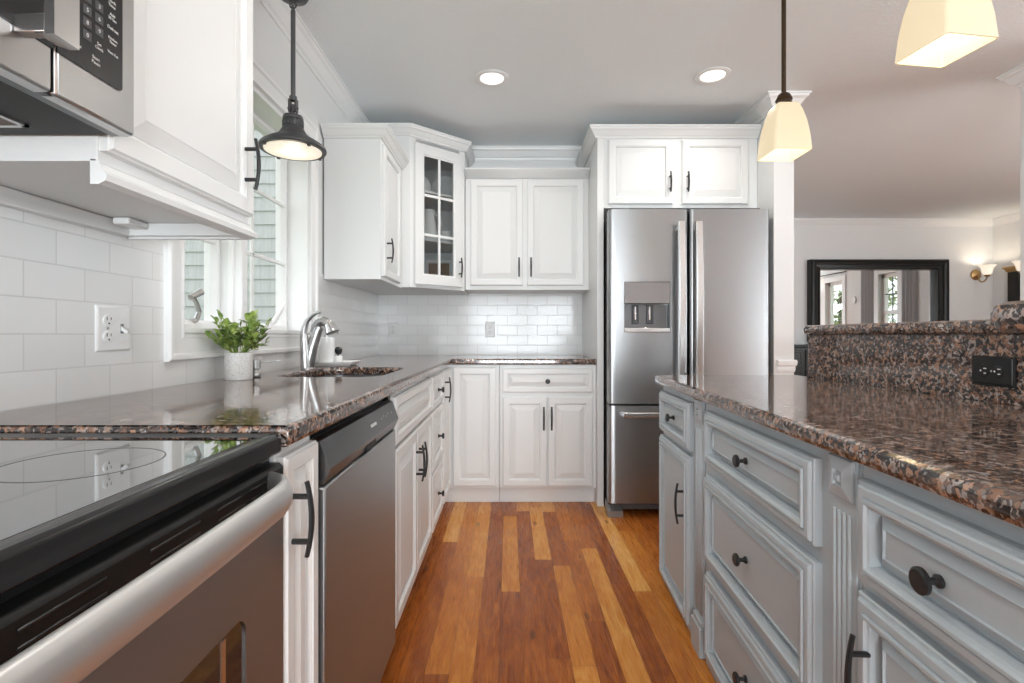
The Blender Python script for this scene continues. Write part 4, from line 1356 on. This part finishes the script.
for k in range(3):
    t = thing('bowl', ('lowest', 'middle', 'top')[k] + ' white bowl of the stack beside the pitcher behind the glass door', 'bowl', (-.44, 3.60, 1.688 + k * .022), 0, 'stacked white bowls')
    z = 1.689 + k * .022
    b = MB(); b.lathe([(0, z), (.03, z), (.055, z + .018), (.068, z + .045), (.065, z + .045), (.052, z + .021), (.028, z + .005), (0, z + .005)], (-.44, 3.60, 0), 'z', 28); b.build('bowl_body', 'ceramic', t, smooth=50)
t = thing('picture_frame', 'small tan framed board leaning on the bottom shelf behind the glass door', 'frame', (-.50, 3.66, 1.380))
b = MB(); b.ring(-.60, -.40, 1.381, 1.60, [(0, 0), (0, .012), (.004, .016), (.022, .014), (.026, .008)], y=3.68, cap=False); b.box(-.60, -.40, 3.679, 3.684, 1.381, 1.60); b.build('frame_border', 'white', t)
b = MB(); b.box(-.575, -.425, 3.672, 3.6785, 1.406, 1.575); b.build('frame_board', 'tan_wood', t)
for k, (x, y) in enumerate(((-.565, 3.46), (-.50, 3.50))):
    t = thing('drinking_glass', ('clear drinking glass at the front left of the bottom shelf behind the glass door', 'clear drinking glass set further back on the bottom shelf behind the glass door')[k], 'glass', (x, y, 1.380), 0, 'glasses on the bottom shelf')
    b = MB(); b.lathe([(0, 1.3805), (.026, 1.3805), (.032, 1.46), (.0305, 1.46), (.025, 1.386), (0, 1.386)], (x, y, 0), 'z', 24); b.build('glass_body', 'cabglass', t, smooth=50)

# ------------------------------------------------------------------ dining side
t = thing('wall_mirror', 'large black-framed mirror on the far dining room wall', 'mirror', (4.38, DY - .02, .99))
X0, X1, Z0, Z1 = 3.587, 5.225, .985, 1.966
b = MB(); b.ring(X0, X1, Z0, Z1, [(0, 0), (0, .080), (.010, .100), (.028, .104), (.036, .094), (.058, .088), (.064, .074), (.094, .070), (.098, .082), (.112, .080), (.118, .066), (.118, 0)], y=DY - .002, cap=False); b.build('frame', 'ebony', t, smooth=8)
b = MB(); b.box(X0 + .114, X1 - .114, DY - .012, DY - .006, Z0 + .114, Z1 - .114); b.build('mirror_glass', 'mirror', t, smooth=0)
t = thing('sideboard', 'black sideboard with drawers under the dining room mirror, mostly hidden by the bar', 'sideboard', (3.75, 5.95, 0))
b = MB(); b.box(2.75, 4.90, 5.76, 6.17, .06, .925, .004); b.build('body', 'ebony', t)
b = MB(); b.box(2.73, 4.92, 5.74, 6.175, .926, .955, .008); b.build('top', 'ebony', t)
for k in range(4):
    x0 = 2.79 + k * .525
    for z0, z1 in ((.70, .90), (.40, .68), (.10, .38)):
        b = MB(); b.ring(x0, x0 + .50, z0, z1, [(0, -.001), (0, .012), (.006, .016), (.03, .016), (.036, .010)], y=5.76); dw = b.build('drawer', 'ebony', t)
        b = MB(); b.lathe([(0, 0), (.006, 0), (.006, -.012), (.014, -.018), (.014, -.024), (0, -.028)], (x0 + .25, 5.745, (z0 + z1) / 2), 'y', 14); b.build('knob', 'nickel', dw)
t = thing('wall_panel', 'tall narrow dark panel with a brass-toned cornice on the dining side wall, seen edge-on', 'wall panel', (RX - .02, 5.905, .75))
b = MB(); b.box(5.775, RX - .0205, 5.84, 5.97, .75, 1.80, .004); b.build('body', 'ebony', t)
b = MB(); b.sweep([(5.809, 5.97), (5.775, 5.97), (5.775, 5.84), (5.809, 5.84)], [(0, 0), (.008, .004), (.014, .03), (.032, .05), (.032, .062), (-.03, .062), (-.03, 0)], 1.790, 1); b.build('cornice', 'brass', t)
b = MB(); b.box(5.8098, RX - .0005, 5.85, 5.96, .80, 1.78); b.build('backing', 'matte_black', t)

def sconce(loc, rz, label):
    """backplate on the wall at loc, local -y points into the room"""
    t = thing('wall_sconce', label, 'sconce', loc, rz)
    b = MB(); b.lathe([(0, .0), (.062, .0), (.064, -.006), (.058, -.014), (.040, -.020), (.030, -.030), (.012, -.036), (0, -.037)], (0, 0, 0), 'y', 28); b.build('backplate', 'brass', t, local=True)
    b = MB()
    pts = [(0, -.034, 0)] + [(0, -.094 + .058 * math.cos(a), -.020 - .075 * math.sin(a)) for a in [math.pi * k / 12 for k in range(13)]] + [(0, -.152, -.030)]
    b.tube(pts, .0075, 10); b.build('arm', 'brass', t, local=True)
    b = MB(); b.lathe([(0, -.045), (.014, -.043), (.026, -.033), (.031, -.020), (.026, -.016), (0, -.016)], (0, -.152, 0), 'z', 24); b.build('cup', 'brass', t, local=True)
    b = MB(); b.lathe([(.026, -.018), (.040, -.008), (.048, .014), (.053, .042), (.064, .070), (.088, .096), (.085, .096), (.061, .072), (.050, .044), (.045, .016), (.037, -.004), (.024, -.014)], (0, -.152, 0), 'z', 36, False, False); b.build('bell_shade', 'bell', t, local=True, smooth=50)
    w = Matrix.Translation(Vector(loc)) @ Matrix.Rotation(rz, 4, 'Z') @ Vector((0, -.152, .055))
    bulb(w, 1.1, (1, .90, .76), .03)
sconce((5.615, DY - .001, 1.790), 0, 'brass wall sconce with a white bell shade right of the black-framed mirror')
sconce((RX - .001, 5.70, 1.790), R(-90), 'brass wall sconce partly hidden behind the white post at the right edge')
sconce((RX - .001, 2.62, 1.760), R(-90), 'brass wall sconce seen in the left of the mirror beside the glazed door')

# windows of the side wall, seen in the mirror
def side_window(n, y0, y1, z0, z1, mid, label, grid=True):
    w = thing('window_%d' % n, label, 'window', (RX, (y0 + y1) / 2, z0))
    del w['category']; w['kind'] = 'structure'
    xw = RX
    b = MB()
    for q in ((y0 - .09, y0, z0 - .09, z1 + .09), (y1, y1 + .09, z0 - .09, z1 + .09), (y0, y1, z0 - .09, z0), (y0, y1, z1, z1 + .09)):
        b.box(xw - .018, xw + .001, q[0], q[1], max(q[2], .01), q[3], .003)
    b.build('casing', 'trim', w)
    b = MB()
    for q in ((y0, y0 + .05, z0, z1), (y1 - .05, y1, z0, z1), (y0, y1, z0, z0 + .06), (y0, y1, z1 - .06, z1)):
        b.box(xw + .05, xw + .09, q[0], q[1], q[2], q[3], .003)
    if mid: b.box(xw + .045, xw + .095, y0, y1, mid - .03, mid + .03, .003)
    s = b.build('sash', 'trim', w)
    if grid:
        b = MB()
        ym = (y0 + y1) / 2
        b.box(xw + .064, xw + .076, ym - .008, ym + .008, z0, z1)
        for k in (1, 3): 
            zz = z0 + (z1 - z0) * k / 4; b.box(xw + .064, xw + .076, y0, y1, zz - .008, zz + .008)
        b.build('muntin', 'darkgrey', s)
    b = MB(); b.box(xw + .068, xw + .072, y0 + .04, y1 - .04, z0 + .05, z1 - .05); b.build('pane', 'glass', s, smooth=0)
    return w
side_window(2, 4.26, 4.66, .75, 2.02, 1.42, 'narrow sash window between grey curtains, seen in the mirror')
side_window(3, 2.90, 3.38, .05, 2.02, None, 'tall glazed door panel at the left of the mirror', False)
side_window(4, -1.2, 2.2, .45, 2.10, 1.30, 'broad window of the side wall, out of the photo', False)  # unseen opening, added so the right-hand lamp can light the room
def rear_window(n, x0, x1, z0, z1, label):
    w = thing('window_%d' % n, label, 'window', ((x0 + x1) / 2, RY, z0))
    del w['category']; w['kind'] = 'structure'
    b = MB()
    for q in ((x0 - .09, x0, z0 - .04, z1 + .09), (x1, x1 + .09, z0 - .04, z1 + .09), (x0, x1, z1, z1 + .09)): b.box(q[0], q[1], RY - .001, RY + .018, q[2], q[3], .003)
    xm = (x0 + x1) / 2
    for q in ((x0, x0 + .07, z0, z1), (x1 - .07, x1, z0, z1), (xm - .06, xm + .06, z0, z1), (x0, x1, z0, z0 + .08), (x0, x1, z1 - .08, z1)): b.box(q[0], q[1], RY - .10, RY - .06, q[2], q[3], .003)
    b.build('frame', 'trim', w)
    b = MB(); b.box(x0 + .05, x1 - .05, RY - .082, RY - .078, z0 + .05, z1 - .05); b.build('pane', 'glass', w, smooth=0)
rear_window(5, -.9, 1.6, .05, 2.12, 'glazed patio door behind the camera')  # invented opening for the lamp behind the camera
rear_window(6, 4.75, 5.65, .45, 2.12, 'window of the rear dining wall behind the camera')  # also added for its lamp, set clear of the fridge reflections
def curtain(y0, y1, label):
    t = thing('curtain', label, 'curtain', (RX - .03, (y0 + y1) / 2, 0))
    rows = []
    n = 40
    for off in (0, 1):
        pass
    b = MB()
    V = []
    for z in (0.02, .6, 1.2, 1.8, 2.22):
        row = []
        for k in range(n + 1):
            u = k / n
            yy = y0 + (y1 - y0) * u
            row.append(b.v((RX - .015 + .028 * math.sin(u * math.pi * 9), yy, z)))
        V.append(row)
    for a, c in zip(V, V[1:]):
        for k in range(n): b.face([a[k], a[k + 1], c[k + 1], c[k]])
    b.build('panel', 'curtain', t, smooth=60)
    return t
curtain(3.86, 4.17, 'grey linen curtain left of the narrow window in the mirror')
curtain(4.74, 5.04, 'grey linen curtain right of the narrow window in the mirror')
t = thing('curtain_rod', 'thin black curtain rod over the glazed door in the mirror', 'curtain rod', (RX - .03, 3.1, 2.16))
b = MB(); b.tube([(RX - .04, 2.66, 2.16), (RX - .04, 3.52, 2.16)], .010, 10); b.build('rod', 'black', t)
for y in (2.70, 3.48):
    b = MB(); b.tube([(RX - .04, y, 2.16), (RX, y, 2.16)], .007, 8); b.build('bracket', 'black', t)
t = thing('thermostat', 'small white oval thermostat on the wall, seen in the mirror', 'thermostat', (RX - .001, 3.70, 1.66), R(-90))
b = MB(); b.lathe([(0, 0), (.050, 0), (.052, -.010), (.044, -.020), (0, -.024)], (0, 0, 0), 'y', 28, sx=.8, sy=1.25); b.build('case', 'plate_white', t, local=True)

# ------------------------------------------------------------------ outside
b = MB(); b.box(-14, 24, -14, 24, -.45, -.40); struct(b.build('lawn', 'grass', smooth=0))
b = MB()
SY = 4.30; e = .1136
k = 0
z = -.40
while z < 3.6:
    b.loops([[(-4.8, SY + .02, z), (-4.8, SY - .012, z), (-4.8, SY, z + e + .006), (-4.8, SY + .02, z + e + .006)], [(-1.16, SY + .02, z), (-1.16, SY - .012, z), (-1.16, SY, z + e + .006), (-1.16, SY + .02, z + e + .006)]])
    z += e
struct(b.build('wall_siding', 'siding', smooth=0))
def tree(x, y, h, label, seed):
    t = thing('tree', label, 'tree', (x, y, -.40), 0, 'garden trees seen in the mirror')
    r_ = random.Random(seed)
    b = MB(); b.tube([(x, y, -.40), (x + .05, y, h * .3), (x - .04, y + .05, h * .62)], [.14, .11, .06], 10); b.build('trunk', 'bark', t)
    b = MB()
    for k in range(900):
        u = Vector((r_.gauss(0, 1), r_.gauss(0, 1), r_.gauss(0, 1))).normalized() * (r_.random() ** .4)
        p = Vector((x, y, h * .5)) + Vector((u.x * 1.2, u.y * 1.2, u.z * h * .48))
        leaf(b, p, Vector((r_.uniform(-1, 1), r_.uniform(-1, 1), r_.uniform(-.6, .6))), Vector((0, 0, 1)), r_.uniform(.14, .26), .055)
    b.build('foliage', 'leaf_out', t, smooth=0)
tree(9.2, -1.9, 3.6, 'leafy garden tree outside the glazed door, seen in the mirror', 3)
tree(9.0, 0.75, 4.0, 'leafy garden tree outside the narrow window, seen in the mirror', 5)
